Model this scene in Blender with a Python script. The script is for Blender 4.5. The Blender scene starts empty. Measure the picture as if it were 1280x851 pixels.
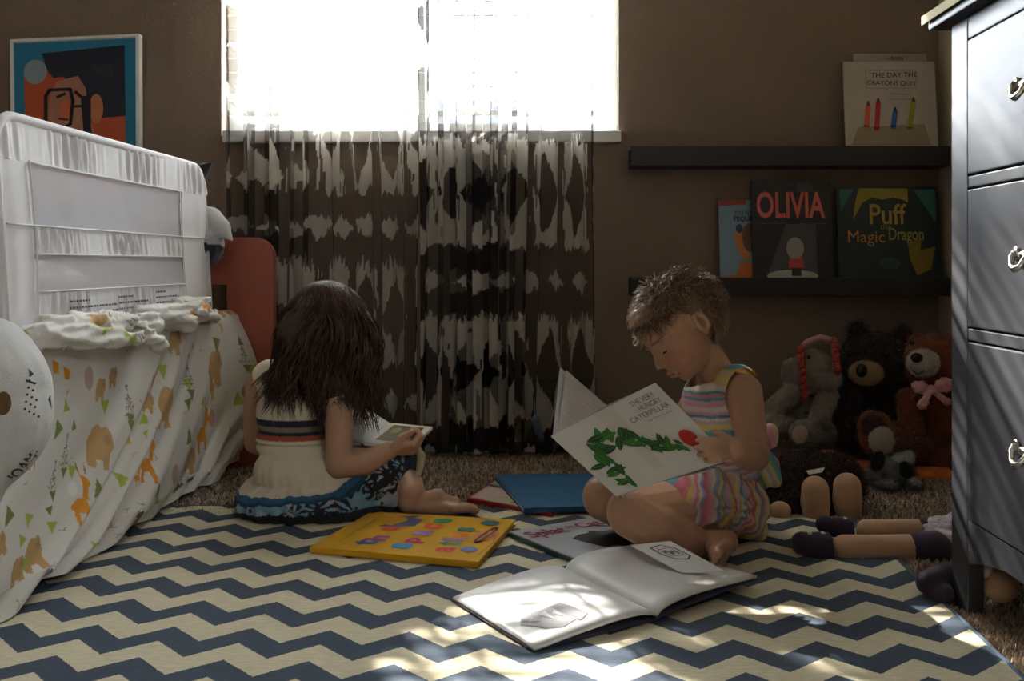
import bpy, bmesh, math, random
import numpy as np
from mathutils import Vector, Matrix
random.seed(7); rng = np.random.default_rng(11)
SC = bpy.context.scene; COL = SC.collection
# ------------------------------------------------------------------ camera
cam = bpy.data.objects.new('camera', bpy.data.cameras.new('camera')); COL.objects.link(cam)
CH, F, CX, CY = .55, 1150.0, 700.0, 330.0
cam.location = (0, 0, CH); cam.rotation_euler = (math.pi/2, 0, 0)
cam.data.sensor_width = 36; cam.data.lens = F/1280*36
cam.data.shift_x = (640-CX)/1280; cam.data.shift_y = -(425.5-CY)/1280
cam.data.clip_start = .02
SC.camera = cam
# ------------------------------------------------------------------ sky, sun, exposure
wd = bpy.data.worlds.new('sky'); SC.world = wd; wd.use_nodes = True
bg = wd.node_tree.nodes['Background']
bg.inputs['Color'].default_value = (.86, .93, 1, 1); bg.inputs['Strength'].default_value = 30.0
SUN_DIR = Vector((.55, -1.2, -.95)).normalized()
sn = bpy.data.objects.new('sun', bpy.data.lights.new('sun', 'SUN')); COL.objects.link(sn)
sn.data.energy = 75; sn.data.angle = math.radians(.95); sn.data.color = (1, .95, .86)
sn.rotation_euler = SUN_DIR.to_track_quat('-Z', 'Y').to_euler(); sn.location = (-2, 6, 5)
SC.view_settings.view_transform = 'Standard'; SC.view_settings.look = 'None'
SC.view_settings.gamma = 1; SC.view_settings.use_curve_mapping = False
SC.view_settings.exposure = 0.55

def portal(name, loc, rot, sx, sy):
    l = bpy.data.lights.new(name, 'AREA'); l.shape = 'RECTANGLE'; l.size = sx; l.size_y = sy
    l.cycles.is_portal = True
    o = bpy.data.objects.new(name, l); COL.objects.link(o); o.location = loc; o.rotation_euler = rot
portal('window_portal', (-.41, 2.80, 1.5), (-math.pi/2, 0, 0), 1.16, 1.2)
portal('right_window_portal', (1.15, -.65, 1.5), (0, math.pi/2, 0), .5, .5)  # portal of the window added behind the camera for fill light

# ------------------------------------------------------------------ helpers
def W(px, py, Y): return Vector(((px-CX)/F*Y, Y, CH-(py-CY)/F*Y))
def G(px, py, h=0.0): return W(px, py, (CH-h)*F/(py-CY))
def lin(c):
    return tuple(((v/255)/12.92 if v <= 10 else (((v/255)+.055)/1.055)**2.4) for v in c)

def mat(name, col=(.5, .5, .5), rough=.8, bump=0, bscale=200, var=0, vscale=30, attr=False, metal=0, sheen=0, spec=.5, sub=0, stretch=None, bdist=.002):
    m = bpy.data.materials.new(name); m.use_nodes = True; nt = m.node_tree; N = nt.nodes; L = nt.links
    b = N['Principled BSDF']; b.inputs['Roughness'].default_value = rough; b.inputs['Metallic'].default_value = metal
    b.inputs['Specular IOR Level'].default_value = spec
    if sheen: b.inputs['Sheen Weight'].default_value = sheen
    if sub: b.inputs['Subsurface Weight'].default_value = sub; b.inputs['Subsurface Scale'].default_value = .01; b.inputs['Subsurface Radius'].default_value = (1, .4, .2)
    tc = N.new('ShaderNodeTexCoord'); src = tc.outputs['Object']
    if stretch:
        mp = N.new('ShaderNodeMapping'); mp.inputs['Scale'].default_value = stretch; L.new(src, mp.inputs[0]); src = mp.outputs[0]
    if attr:
        a = N.new('ShaderNodeAttribute'); a.attribute_name = 'col'; c = a.outputs['Color']
    else:
        r = N.new('ShaderNodeRGB'); r.outputs[0].default_value = (*col, 1); c = r.outputs[0]
    if var:
        n = N.new('ShaderNodeTexNoise'); n.inputs['Scale'].default_value = vscale; n.inputs['Detail'].default_value = 4; L.new(src, n.inputs['Vector'])
        mr = N.new('ShaderNodeMapRange'); mr.inputs['From Min'].default_value = .3; mr.inputs['From Max'].default_value = .7
        mr.inputs['To Min'].default_value = 1-var; mr.inputs['To Max'].default_value = 1+var; L.new(n.outputs[0], mr.inputs[0])
        mx = N.new('ShaderNodeVectorMath'); mx.operation = 'SCALE'; L.new(c, mx.inputs[0]); L.new(mr.outputs[0], mx.inputs['Scale']); c = mx.outputs[0]
    L.new(c, b.inputs['Base Color'])
    if bump:
        n = N.new('ShaderNodeTexNoise'); n.inputs['Scale'].default_value = bscale; n.inputs['Detail'].default_value = 3; L.new(src, n.inputs['Vector'])
        bp = N.new('ShaderNodeBump'); bp.inputs['Strength'].default_value = bump; bp.inputs['Distance'].default_value = bdist
        L.new(n.outputs[0], bp.inputs['Height']); L.new(bp.outputs[0], b.inputs['Normal'])
    return m
_flat = {}
def flat(c, rough=.45):
    k = (c, rough)
    if k not in _flat: _flat[k] = mat('print_ink', lin(c), rough, var=.05, vscale=60)
    return _flat[k]

def obj(name, me, m=None, parent=None, smooth=False):
    o = bpy.data.objects.new(name, me); COL.objects.link(o)
    if m is not None and len(me.materials) == 0: me.materials.append(m)
    if parent is not None: o.parent = parent
    if smooth: me.polygons.foreach_set('use_smooth', [True]*len(me.polygons))
    return o
def mesh(name, v, f):
    me = bpy.data.meshes.new(name); me.from_pydata([tuple(map(float, p)) for p in v], [], [tuple(map(int, q)) for q in f]); me.update(); return me
def tag(o, label=None, cat=None, group=None, kind=None):
    for k, v in (('label', label), ('category', cat), ('group', group), ('kind', kind)):
        if v: o[k] = v
    return o
def thing(name, label, cat, group=None, loc=(0, 0, 0)):
    o = bpy.data.objects.new(name, None); COL.objects.link(o); o.empty_display_size = .05
    return tag(o, label, cat, group)
def setcol(me, c):
    a = me.color_attributes.new('col', 'FLOAT_COLOR', 'POINT')
    c = np.asarray(c, dtype=np.float32); c = np.hstack([c, np.ones((len(c), 1), np.float32)]); a.data.foreach_set('color', c.ravel())
def coords(me):
    a = np.empty(len(me.vertices)*3, np.float32); me.vertices.foreach_get('co', a); return a.reshape(-1, 3).astype(float)

def boxes(name, lst, m, parent=None, bev=.002, kind=None):
    """lst of (x0,x1,y0,y1,z0,z1) joined into ONE mesh with bevelled edges"""
    bm = bmesh.new()
    for x0, x1, y0, y1, z0, z1 in lst:
        r = bmesh.ops.create_cube(bm, size=1)
        for v in r['verts']:
            v.co = Vector(((x0+x1)/2+v.co.x*(x1-x0), (y0+y1)/2+v.co.y*(y1-y0), (z0+z1)/2+v.co.z*(z1-z0)))
        if bev:
            es = list({e for v in r['verts'] for e in v.link_edges})
            bmesh.ops.bevel(bm, geom=es, offset=bev, segments=2, affect='EDGES', profile=.6)
    me = bpy.data.meshes.new(name); bm.to_mesh(me); bm.free()
    o = obj(name, me, m, parent)
    if kind: o['kind'] = kind
    return o

# ---- primitives for remeshed bodies
def sph(nu=20, nv=12):
    v = [(0, 0, 1)]; f = []
    for j in range(1, nv):
        t = math.pi*j/nv
        for i in range(nu):
            p = 2*math.pi*i/nu; v.append((math.sin(t)*math.cos(p), math.sin(t)*math.sin(p), math.cos(t)))
    v.append((0, 0, -1)); n = len(v)-1
    for i in range(nu): f.append((0, 1+i, 1+(i+1) % nu)); f.append((n, 1+(nv-2)*nu+(i+1) % nu, 1+(nv-2)*nu+i))
    for j in range(nv-2):
        for i in range(nu):
            a = 1+j*nu+i; b = 1+j*nu+(i+1) % nu; f.append((a, a+nu, b+nu, b))
    return np.array(v), f
SV, SF = sph()
def basis(z, x=None):
    z = Vector(z).normalized(); x = Vector(x) if x is not None else (Vector((1, 0, 0)) if abs(z.x) < .8 else Vector((0, 1, 0)))
    x = (x-z*x.dot(z)).normalized(); y = z.cross(x); return np.array([x, y, z])
def E(c, r, B=None):
    v = SV*np.array(r if hasattr(r, '__len__') else (r, r, r))
    if B is not None: v = v@np.array(B)
    return (v+np.array(c), SF)
def CAP(a, b, ra, rb, n=14):
    a = Vector(a); b = Vector(b); B = basis(b-a); v = []; f = []
    ang = np.linspace(0, 2*math.pi, n, endpoint=False); ring = np.outer(np.cos(ang), B[0])+np.outer(np.sin(ang), B[1])
    v = np.vstack([np.array(a)+ring*ra, np.array(b)+ring*rb])
    f = [(i, (i+1) % n, n+(i+1) % n, n+i) for i in range(n)]+[tuple(range(n))[::-1], tuple(range(n, 2*n))]
    return [(v, f), E(a, ra), E(b, rb)]
def CH_(pts):
    out = []
    for (a, ra), (b, rb) in zip(pts[:-1], pts[1:]): out += CAP(a, b, ra, rb)
    return out
def flatl(*a):
    out = []
    for x in a:
        if isinstance(x, list): out += flatl(*x)
        else: out.append(x)
    return out
def xf(prims, o, B, s=1.0):
    B = np.array(B); o = np.array(o); return [(v*s@B+o, f) for v, f in prims]
def blob(name, prims, m, parent=None, vox=.004, it=4, colf=None, disp=None, cut=None, smooth=True):
    prims = flatl(*prims); V = []; Fc = []; n = 0
    for v, f in prims:
        V.append(v); Fc += [tuple(i+n for i in q) for q in f]; n += len(v)
    me = mesh('tmp', np.vstack(V), Fc); o = bpy.data.objects.new('tmp', me); COL.objects.link(o)
    r = o.modifiers.new('r', 'REMESH'); r.mode = 'VOXEL'; r.voxel_size = vox; r.adaptivity = 0
    if it: s = o.modifiers.new('s', 'SMOOTH'); s.iterations = it; s.factor = .5
    dg = bpy.context.evaluated_depsgraph_get(); me2 = bpy.data.meshes.new_from_object(o.evaluated_get(dg))
    bpy.data.objects.remove(o); bpy.data.meshes.remove(me)
    co = coords(me2)
    if disp is not None:
        no = np.empty(len(co)*3, np.float32); me2.vertices.foreach_get('normal', no); no = no.reshape(-1, 3)
        co = disp(co, no); me2.vertices.foreach_set('co', co.astype(np.float32).ravel()); me2.update()
    if cut is not None:
        keep = ~cut(co); bm = bmesh.new(); bm.from_mesh(me2); bm.verts.ensure_lookup_table()
        bmesh.ops.delete(bm, geom=[bm.verts[i] for i in np.nonzero(~keep)[0]], context='VERTS'); bm.to_mesh(me2); bm.free(); co = coords(me2)
    if colf is not None: setcol(me2, colf(co))
    me2.name = name; me2.materials.clear()
    return obj(name, me2, m, parent, smooth)

# ---- value noise for numpy
_tab = rng.random((64, 64, 64))
def vnoise(p, s=1.0):
    q = p*s; i = np.floor(q).astype(int); f = q-i; f = f*f*(3-2*f); r = 0
    for dx in (0, 1):
        for dy in (0, 1):
            for dz in (0, 1):
                w = (f[:, 0] if dx else 1-f[:, 0])*(f[:, 1] if dy else 1-f[:, 1])*(f[:, 2] if dz else 1-f[:, 2])
                r = r+w*_tab[(i[:, 0]+dx) % 64, (i[:, 1]+dy) % 64, (i[:, 2]+dz) % 64]
    return r
def fur_disp(amp=.003, s=120):
    def d(co, no): return co+no*((vnoise(co, s)-.5)*2*amp+(vnoise(co, s*.35)-.5)*amp)[:, None]
    return d

# ---- quads carrying print: a quad Q = (TL,TR,BR,BL) with outward normal
class Quad:
    def __init__(s, TL, TR, BR, BL, n=None):
        s.c = [Vector(p) for p in (TL, TR, BR, BL)]
        s.n = Vector(n).normalized() if n is not None else ((s.c[1]-s.c[0]).cross(s.c[3]-s.c[0])).normalized()*-1
    def at(s, u, v, h=0):   # u right, v down, 0..1
        a = s.c[0].lerp(s.c[1], u); b = s.c[3].lerp(s.c[2], u); return a.lerp(b, v)+s.n*h
    def aspect(s): return (s.c[1]-s.c[0]).length/max((s.c[3]-s.c[0]).length, 1e-6)
def poly_print(q, polys, col, parent, h=.0006, name='print', label=None, rough=.5):
    v = []; f = []
    for P in polys:
        n = len(v); v += [q.at(a, b, h) for a, b in P]; f.append(tuple(range(n, n+len(P))))
    me = mesh(name, v, f); bm = bmesh.new(); bm.from_mesh(me); bmesh.ops.triangulate(bm, faces=bm.faces[:]); bm.to_mesh(me); bm.free()
    o = obj(name, me, flat(col, rough), parent)
    if label: o['label'] = label
    return o
def circ(cx, cy, rx, ry=None, n=24, a=0):
    ry = rx if ry is None else ry
    return [(cx+rx*math.cos(t)*math.cos(a)-ry*math.sin(t)*math.sin(a), cy+rx*math.cos(t)*math.sin(a)+ry*math.sin(t)*math.cos(a)) for t in [2*math.pi*i/n for i in range(n)]]
def stroke(pts, w, asp=1.0):
    """polyline as quads; w in v units; asp = width/height of the quad"""
    out = []
    for (a, b), (c, d) in zip(pts[:-1], pts[1:]):
        dx = (c-a)*asp; dy = d-b; l = math.hypot(dx, dy) or 1; nx = -dy/l*w/2/asp; ny = dx/l*w/2
        ex = dx/l*w/4/asp; ey = dy/l*w/4
        out.append([(a+nx-ex, b+ny-ey), (c+nx+ex, d+ny+ey), (c-nx+ex, d-ny+ey), (a-nx-ex, b-ny-ey)])
    return out
_txt = {}
def textmesh(s, bold=0.0):
    k = (s, bold)
    if k in _txt: return _txt[k]
    c = bpy.data.curves.new('t', 'FONT'); c.body = s; c.offset = bold; c.resolution_u = 3; c.align_x = 'CENTER'
    o = bpy.data.objects.new('t', c); COL.objects.link(o)
    me = bpy.data.meshes.new_from_object(o.evaluated_get(bpy.context.evaluated_depsgraph_get()))
    v = coords(me); f = [tuple(p.vertices) for p in me.polygons]
    bpy.data.objects.remove(o); bpy.data.meshes.remove(me)
    v = v[:, :2]; lo = v.min(0); hi = v.max(0); v = (v-lo)/(hi-lo); v[:, 1] = 1-v[:, 1]
    _txt[k] = (v, f); return _txt[k]
def text(q, s, u0, v0, u1, v1, col, parent, bold=0.0, rot=0, h=.0008, arc=0, tilt=0, name='lettering'):
    """fits the lettering in the box; rot=90 reads upward; arc lifts the middle; tilt slants the line"""
    v, f = textmesh(s, bold); P = []
    for a, b in v:
        if rot == 90: a, b = b, 1-a
        elif rot == -90: a, b = 1-b, a
        P.append(q.at(u0+a*(u1-u0), v0+b*(v1-v0)-arc*(1-(2*a-1)**2)+tilt*a, h))
    return obj(name, mesh(name, P, f), flat(col), parent)
def slab(name, q, t, m, parent, inset=0.0, h0=0.0, bev=.0008):
    """solid of thickness t lying under quad q (h0 below its surface); inset shrinks the outline"""
    i = inset; uv = [(i, i), (1-i, i), (1-i, 1-i), (i, 1-i)]
    v = [q.at(a, b, -h0) for a, b in uv]+[q.at(a, b, -h0-t) for a, b in uv]
    me = mesh(name, v, [(0, 1, 2, 3), (7, 6, 5, 4), (0, 4, 5, 1), (1, 5, 6, 2), (2, 6, 7, 3), (3, 7, 4, 0)])
    bm = bmesh.new(); bm.from_mesh(me); bmesh.ops.recalc_face_normals(bm, faces=bm.faces[:])
    if bev: bmesh.ops.bevel(bm, geom=bm.edges[:], offset=bev, segments=2, affect='EDGES')
    bm.to_mesh(me); bm.free(); return obj(name, me, m, parent)
PAPER = mat('paper', (.74, .72, .68), .8, bump=.2, bscale=900)
def book(root, q, t, colour, spine='left', rough=.35, pages=PAPER):
    """closed hardback; q is the outer face of the front cover. returns the front cover"""
    m = mat('cover_board', lin(colour), rough, var=.04, vscale=20); c = .0025
    fc = slab('front_cover', q, c, m, root)
    slab('back_cover', q, c, m, root, h0=t-c)
    slab('page_block', q, t-2*c-.0004, pages, root, inset=.018, h0=c+.0002, bev=0)
    a, b = {'left': ((0, 0), (0, 1)), 'right': ((1, 0), (1, 1)), 'top': ((0, 0), (1, 0)), 'bottom': ((0, 1), (1, 1))}[spine]
    e = {'left': (.012, 0), 'right': (-.012, 0), 'top': (0, .012), 'bottom': (0, -.012)}[spine]
    pts = [q.at(*a, -c), q.at(*b, -c), q.at(b[0]+e[0], b[1]+e[1], -c), q.at(a[0]+e[0], a[1]+e[1], -c)]
    v = pts+[p-q.n*(t-2*c) for p in pts]
    me = mesh('spine', v, [(0, 1, 2, 3), (7, 6, 5, 4), (0, 4, 5, 1), (1, 5, 6, 2), (2, 6, 7, 3), (3, 7, 4, 0)])
    bm = bmesh.new(); bm.from_mesh(me); bmesh.ops.recalc_face_normals(bm, faces=bm.faces[:]); bm.to_mesh(me); bm.free()
    obj('spine', me, m, root)
    return fc

# ================================================================== ROOM
WALLC = (.215, .155, .110)
m_wall = mat('brown_wall_paint', WALLC, .75, bump=.6, bscale=130, var=.06, vscale=3, bdist=.0025)
m_wall2 = mat('lit_wall_paint', (.42, .34, .23), .75, bump=.5, bscale=130, bdist=.0025)  # wall brown made lighter: light on the right wall put into the colour
m_ceil = mat('ceiling_paint', (.6, .58, .54), .9, bump=.3, bscale=60)
m_white = mat('white_gloss_paint', (.78, .78, .76), .4)
XL, XR, YF, YN, ZC = -1.95, 1.107, 2.69, -1.3, 2.42
wx0, wx1, wz0, wz1 = -.99, .171, .925, 2.1
boxes('wall_far', [(XL-.1, wx0, YF, YF+.12, -.02, ZC), (wx1, XR+.1, YF, YF+.12, -.02, ZC), (wx0, wx1, YF, YF+.12, -.02, wz0), (wx0, wx1, YF, YF+.12, wz1, ZC)], m_wall, bev=0, kind='structure')
boxes('wall_left', [(XL-.1, XL, YN-.1, YF, -.02, ZC)], m_wall, bev=0, kind='structure')
ny0, ny1, nz0, nz1 = -.90, -.40, 1.25, 1.75  # opening for the added fill window
boxes('wall_right', [(XR, XR+.1, YN-.1, ny0, -.02, ZC), (XR, XR+.1, ny1, YF, -.02, ZC), (XR, XR+.1, ny0, ny1, -.02, nz0), (XR, XR+.1, ny0, ny1, nz1, ZC)], m_wall2, bev=0, kind='structure')
boxes('wall_near', [(XL, XR, YN-.1, YN, -.02, ZC)], m_wall2, bev=0, kind='structure')
boxes('ceiling', [(XL-.1, XR+.1, YN-.1, YF+.12, ZC, ZC+.1)], m_ceil, bev=0, kind='structure')

def carpet_mat():
    m = mat('speckled_carpet', (.36, .29, .22), 1, bump=1, bscale=170, bdist=.006, spec=.1); nt = m.node_tree; N = nt.nodes; L = nt.links
    tc = N.new('ShaderNodeTexCoord'); n = N.new('ShaderNodeTexNoise'); n.inputs['Scale'].default_value = 140; n.inputs['Detail'].default_value = 3; L.new(tc.outputs['Object'], n.inputs['Vector'])
    r = N.new('ShaderNodeValToRGB'); L.new(n.outputs[0], r.inputs[0]); e = r.color_ramp.elements
    e[0].position = .36; e[0].color = (.10, .06, .04, 1); e[1].position = .5; e[1].color = (.36, .28, .21, 1); x = e.new(.64); x.color = (.55, .47, .38, 1)
    L.new(r.outputs[0], N['Principled BSDF'].inputs['Base Color']); return m
fl = boxes('floor', [(XL, XR, YN, YF, -.1, 0)], carpet_mat(), bev=0, kind='structure')
# tufts of the shag where the carpet shows
def tufts():
    n1, n2, n3 = 30000, 9000, 6000
    X = np.concatenate([rng.uniform(-.95, 1.1, n1), rng.uniform(.615, .95, n2), rng.uniform(.615, .75, n3)])
    Y = np.concatenate([rng.uniform(2.0, 2.67, n1), rng.uniform(1.3, 2.05, n2), rng.uniform(1.15, 1.45, n3)])
    n = len(X); a = rng.uniform(0, 6.28, n); l = rng.uniform(.006, .013, n); w = .0022
    ln = rng.normal(0, .004, (n, 2)); V = np.zeros((n, 3, 3)); base = np.stack([X, Y, np.zeros(n)], 1)
    d = np.stack([np.cos(a)*w, np.sin(a)*w, np.zeros(n)], 1)
    V[:, 0] = base-d; V[:, 1] = base+d; V[:, 2] = base+np.stack([ln[:, 0], ln[:, 1], l], 1)
    me = mesh('carpet_pile', V.reshape(-1, 3), np.arange(3*n).reshape(-1, 3))
    pal = np.array([(.50, .42, .33), (.40, .32, .24), (.30, .22, .16), (.14, .08, .05), (.6, .53, .44)])
    c = pal[rng.choice(5, n, p=[.3, .3, .17, .08, .15])]; setcol(me, np.repeat(c, 3, 0))
    o = obj('carpet_pile', me, mat('carpet_yarn', attr=True, rough=1, spec=.1), fl); o['kind'] = 'stuff'
tufts()

# window with frame, panes, sill
def window(name, x0, x1, y, z0, z1, inward, pane_y, mull, sill=True):
    fr = boxes(name, [(x0, x0+.03, y, y+.06, z0, z1), (x1-.03, x1, y, y+.06, z0, z1), (x0+.03, x1-.03, y, y+.06, z0, z0+.045), (x0+.03, x1-.03, y, y+.06, z1-.04, z1)]
               + ([(mull-.02, mull+.02, y, y+.05, z0+.045, z1-.04)]), m_white, kind='structure')
    g = bpy.data.materials.new('window_glass'); g.use_nodes = True; nt = g.node_tree; N = nt.nodes
    N.remove(N['Principled BSDF']); t = N.new('ShaderNodeBsdfTransparent'); gl = N.new('ShaderNodeBsdfGlossy'); gl.inputs['Roughness'].default_value = .02
    mx = N.new('ShaderNodeMixShader'); mx.inputs[0].default_value = .05; nt.links.new(t.outputs[0], mx.inputs[1]); nt.links.new(gl.outputs[0], mx.inputs[2])
    nt.links.new(mx.outputs[0], N['Material Output'].inputs[0])
    for a, b in ((x0+.03, mull-.02), (mull+.02, x1-.03)):
        boxes('pane', [(a, b, pane_y, pane_y+.004, z0+.045, z1-.04)], g, fr, bev=0)
    return fr
w1 = window('window_1', wx0, wx1, YF+.055, wz0, wz1, -1, YF+.08, -.41)
boxes('window_sill', [(wx0+.012, wx1+.006, YF-.03, YF+.055, wz0-.022, wz0+.012)], m_white, w1, bev=.004)
w2 = boxes('fill_window', [(XR+.05, XR+.09, ny0, ny0+.03, nz0, nz1), (XR+.05, XR+.09, ny1-.03, ny1, nz0, nz1), (XR+.05, XR+.09, ny0+.03, ny1-.03, nz0, nz0+.03), (XR+.05, XR+.09, ny0+.03, ny1-.03, nz1-.03, nz1)], m_white, kind='structure')  # unseen window, added behind the camera to let in fill light
boxes('pane', [(XR+.068, XR+.072, ny0+.03, ny1-.03, nz0+.03, nz1-.03)], bpy.data.materials['window_glass'], w2, bev=0)

# venetian blind
bl = thing('window_blind', 'white horizontal slat blind hanging in the bright window behind the curtains', 'blind')
m_slat = mat('slat_vinyl', (.85, .85, .83), .4)
_t = m_slat.node_tree; _tl = _t.nodes.new('ShaderNodeBsdfTranslucent'); _tl.inputs[0].default_value = (.85, .85, .83, 1); _mx = _t.nodes.new('ShaderNodeMixShader'); _mx.inputs[0].default_value = .5
_t.links.new(_t.nodes['Principled BSDF'].outputs[0], _mx.inputs[1]); _t.links.new(_tl.outputs[0], _mx.inputs[2]); _t.links.new(_mx.outputs[0], _t.nodes['Material Output'].inputs[0])
zz = 1.03
zs = []
while zz < 2.0: zs.append(zz); zz += .042
sl0 = None
for z in zs:
    if sl0 is None:
        v = []; f = []
        for i in range(7):
            a = i/6; yy = -.0125+.025*a; hh = .002*(1-(2*a-1)**2)+.004*(a-.5)
            v += [(-.57, yy, hh), (.57, yy, hh), (-.57, yy, hh-.0008), (.57, yy, hh-.0008)]
        for i in range(6):
            a = 4*i; f += [(a, a+1, a+5, a+4), (a+2, a+6, a+7, a+3)]
        f += [(0, 2, 3, 1), (24, 25, 27, 26)]
        sl0 = mesh('slat', v, f); sl0.materials.append(m_slat)
    o = obj('slat', sl0, None, bl); o.location = (-.41, YF+.02, z)
boxes('bottom_rail', [(-.98, .16, YF+.007, YF+.033, .985, 1.0)], m_slat, bl)
boxes('head_rail', [(-.98, .16, YF+.003, YF+.04, 2.04, 2.085)], m_slat, bl)
for x in (-.85, -.41, .03):
    boxes('lift_cord', [(x-.0008, x+.0008, YF+.019, YF+.021, .995, 2.05)], m_slat, bl, bev=0)

# outside: ground and a grey board fence seen faintly through the glass
boxes('ground', [(-12, 12, YF+.6, 16, -.6, -.5)], mat('dry_grass', (.2, .19, .12), 1, var=.3, vscale=4), bev=0, kind='structure')
fe = thing('garden_fence', 'grey board fence outside, a faint band low in the right half of the window', 'fence')
m_fence = mat('weathered_grey_boards', (.24, .26, .29), .9, var=.15, vscale=8, stretch=(8, 8, 1))
bme = None
for i in range(26):
    x = -1.45+i*.155
    if bme is None:
        o = boxes('board', [(0, .148, 8, 8.02, -.5, 1.98)], m_fence, fe, bev=.004); bme = o.data
    else: o = obj('board', bme, None, fe)
    o.location = (x, 0, random.uniform(-.01, .01))
boxes('fence_rail', [(-1.45, 2.58, 8.025, 8.065, 1.5, 1.59)], m_fence, fe)

# unseen leafy tree, added outside to break the sunlight into dapples
tr_ = thing('tree', 'unseen leafy tree added outside to dapple the sunlight, above the view of the window', 'tree')
_c = Vector((-.35, 2.75, 1.35))-SUN_DIR*5.2
tube0 = [(_c.x-1.6, _c.y+.8, -.6), (_c.x-1.2, _c.y+.5, 2.4), (_c.x-.3, _c.y+.2, _c.z-.6), (_c.x, _c.y, _c.z+.8)]
def leaves():
    n = 405; p = rng.normal(0, 1, (n, 3)); p /= np.linalg.norm(p, axis=1)[:, None]; p *= (rng.random(n)**.4)[:, None]*np.array([1.9, 1.2, 1.35]); p += np.array(_c)
    p = p[p[:, 2] > 2.9+.0*p[:, 1]]; n = len(p)
    a = rng.normal(0, 1, (n, 3)); a /= np.linalg.norm(a, axis=1)[:, None]; b = np.cross(a, rng.normal(0, 1, (n, 3))); b /= np.linalg.norm(b, axis=1)[:, None]
    L_, W_ = .15, .07; V = np.stack([p-a*L_, p-a*.02+b*W_, p+a*L_, p-a*.02-b*W_], 1).reshape(-1, 3)
    o = obj('foliage', mesh('foliage', V, np.arange(4*n).reshape(-1, 4)), mat('leaf_green', (.08, .14, .04), .7), tr_); o['kind'] = 'stuff'
leaves()

# ================================================================== CURTAINS
def sheer_mat():
    m = bpy.data.materials.new('sheer_ikat_fabric'); m.use_nodes = True; nt = m.node_tree; N = nt.nodes; L = nt.links
    N.remove(N['Principled BSDF']); a = N.new('ShaderNodeAttribute'); a.attribute_name = 'col'
    al = N.new('ShaderNodeAttribute'); al.attribute_name = 'alp'
    d = N.new('ShaderNodeBsdfDiffuse'); t = N.new('ShaderNodeBsdfTranslucent'); tr = N.new('ShaderNodeBsdfTransparent')
    L.new(a.outputs['Color'], d.inputs[0]); L.new(a.outputs['Color'], t.inputs[0])
    m1 = N.new('ShaderNodeMixShader'); m1.inputs[0].default_value = .45; L.new(d.outputs[0], m1.inputs[1]); L.new(t.outputs[0], m1.inputs[2])
    m2 = N.new('ShaderNodeMixShader'); L.new(al.outputs['Fac'], m2.inputs[0]); L.new(tr.outputs[0], m2.inputs[1]); L.new(m1.outputs[0], m2.inputs[2])
    L.new(m2.outputs[0], N['Material Output'].inputs[0]); return m
m_sheer = sheer_mat()
def curtain(x0, x1, yc, seed, label, zrow, dark, nf):
    nx, nz = 420, 420; r = np.random.default_rng(seed)
    s = np.linspace(0, 1, nx); z = np.linspace(.02, 2.25, nz); S, Z = np.meshgrid(s, z)
    ph = r.uniform(0, 6.28, 6)
    amp = .022+.012*np.sin(S*7+ph[0]); sway = .004*np.sin(Z*3+S*9+ph[1])
    fr = 2*math.pi*(nf*S+.35*np.sin(2*math.pi*S*1.3+ph[2])+.05*np.sin(Z*2.2+ph[3]))
    Y = yc+amp*np.sin(fr)+.006*np.sin(2.7*fr+ph[4])
    X = x0+(x1-x0)*S+sway+.019*np.sin(2*fr+ph[5]*.3)*(.6+.4*np.sin(S*5))
    edge = np.exp(-S/.05)+np.exp(-(1-S)/.05); Y += .012*edge*np.sin(S*400/3.1)
    # printed ikat in cloth coordinates (cloth width ~1.5 x the hung width)
    U = S*(x1-x0)*1.5
    P = np.stack([U.ravel()*60, Z.ravel()*9, np.full(U.size, seed*3.3)], 1)
    jag = (vnoise(P)-.5).reshape(U.shape)
    P2 = np.stack([U.ravel()*330, Z.ravel()*25, np.full(U.size, seed*1.3)], 1); jag2 = (vnoise(P2)-.5).reshape(U.shape)
    per = .13; a = ((U/per+.25+.15*np.sin(Z*4+seed)) % 1)-.5; b = ((Z-zrow)/.50) % 1; aa = np.abs(a)
    bj = b+.05*jag+.045*jag2
    # diamond row at b=0 ; ogee with leaf centred at b=.52
    dia = (np.minimum(np.abs(bj), np.abs(1-bj))/.070+np.abs(((U/.105) % 1)-.5)/.34) < 1
    o2 = np.abs(bj-.50); cell = vnoise(np.stack([np.floor(U/per+.25).ravel()*5.3, np.zeros(U.size), np.full(U.size, seed*1.)], 1)).reshape(U.shape)
    outline = (aa < .34+.10*cell+.2*jag2) & (o2+.10*jag2 < .30+.10*jag) & (aa*.28+o2 < .42)
    leaf = (aa/(.30+.10*cell)+o2/.24) < 1
    white = (outline & ~leaf) | dia
    C = np.zeros(U.shape+(3,)); A = np.zeros(U.shape)
    base = np.array([.062, .049, .042]) if not dark else np.array([.055, .047, .044])
    C[:] = base; A[:] = .40 if not dark else .50
    C[leaf] = (.06, .045, .035) if not dark else (.018, .018, .024); A[leaf] = .28 if not dark else .52
    C[white] = (.68, .64, .58); A[white] = .66 if not dark else .62
    A += .10*jag
    hem = (Z < .05) | (S < .012) | (S > .988); A[hem] = .85
    A = np.clip(A, 0, 1)
    idx = np.arange(nx*nz).reshape(nz, nx); Fq = np.stack([idx[:-1, :-1], idx[:-1, 1:], idx[1:, 1:], idx[1:, :-1]], -1).reshape(-1, 4)
    me = mesh('curtain', np.stack([X, Y, Z], -1).reshape(-1, 3), Fq); setcol(me, C.reshape(-1, 3))
    at = me.attributes.new('alp', 'FLOAT', 'POINT'); at.data.foreach_set('value', A.astype(np.float32).ravel())
    return tag(obj('curtain', me, m_sheer, None, True), label, 'curtain', None)
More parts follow.
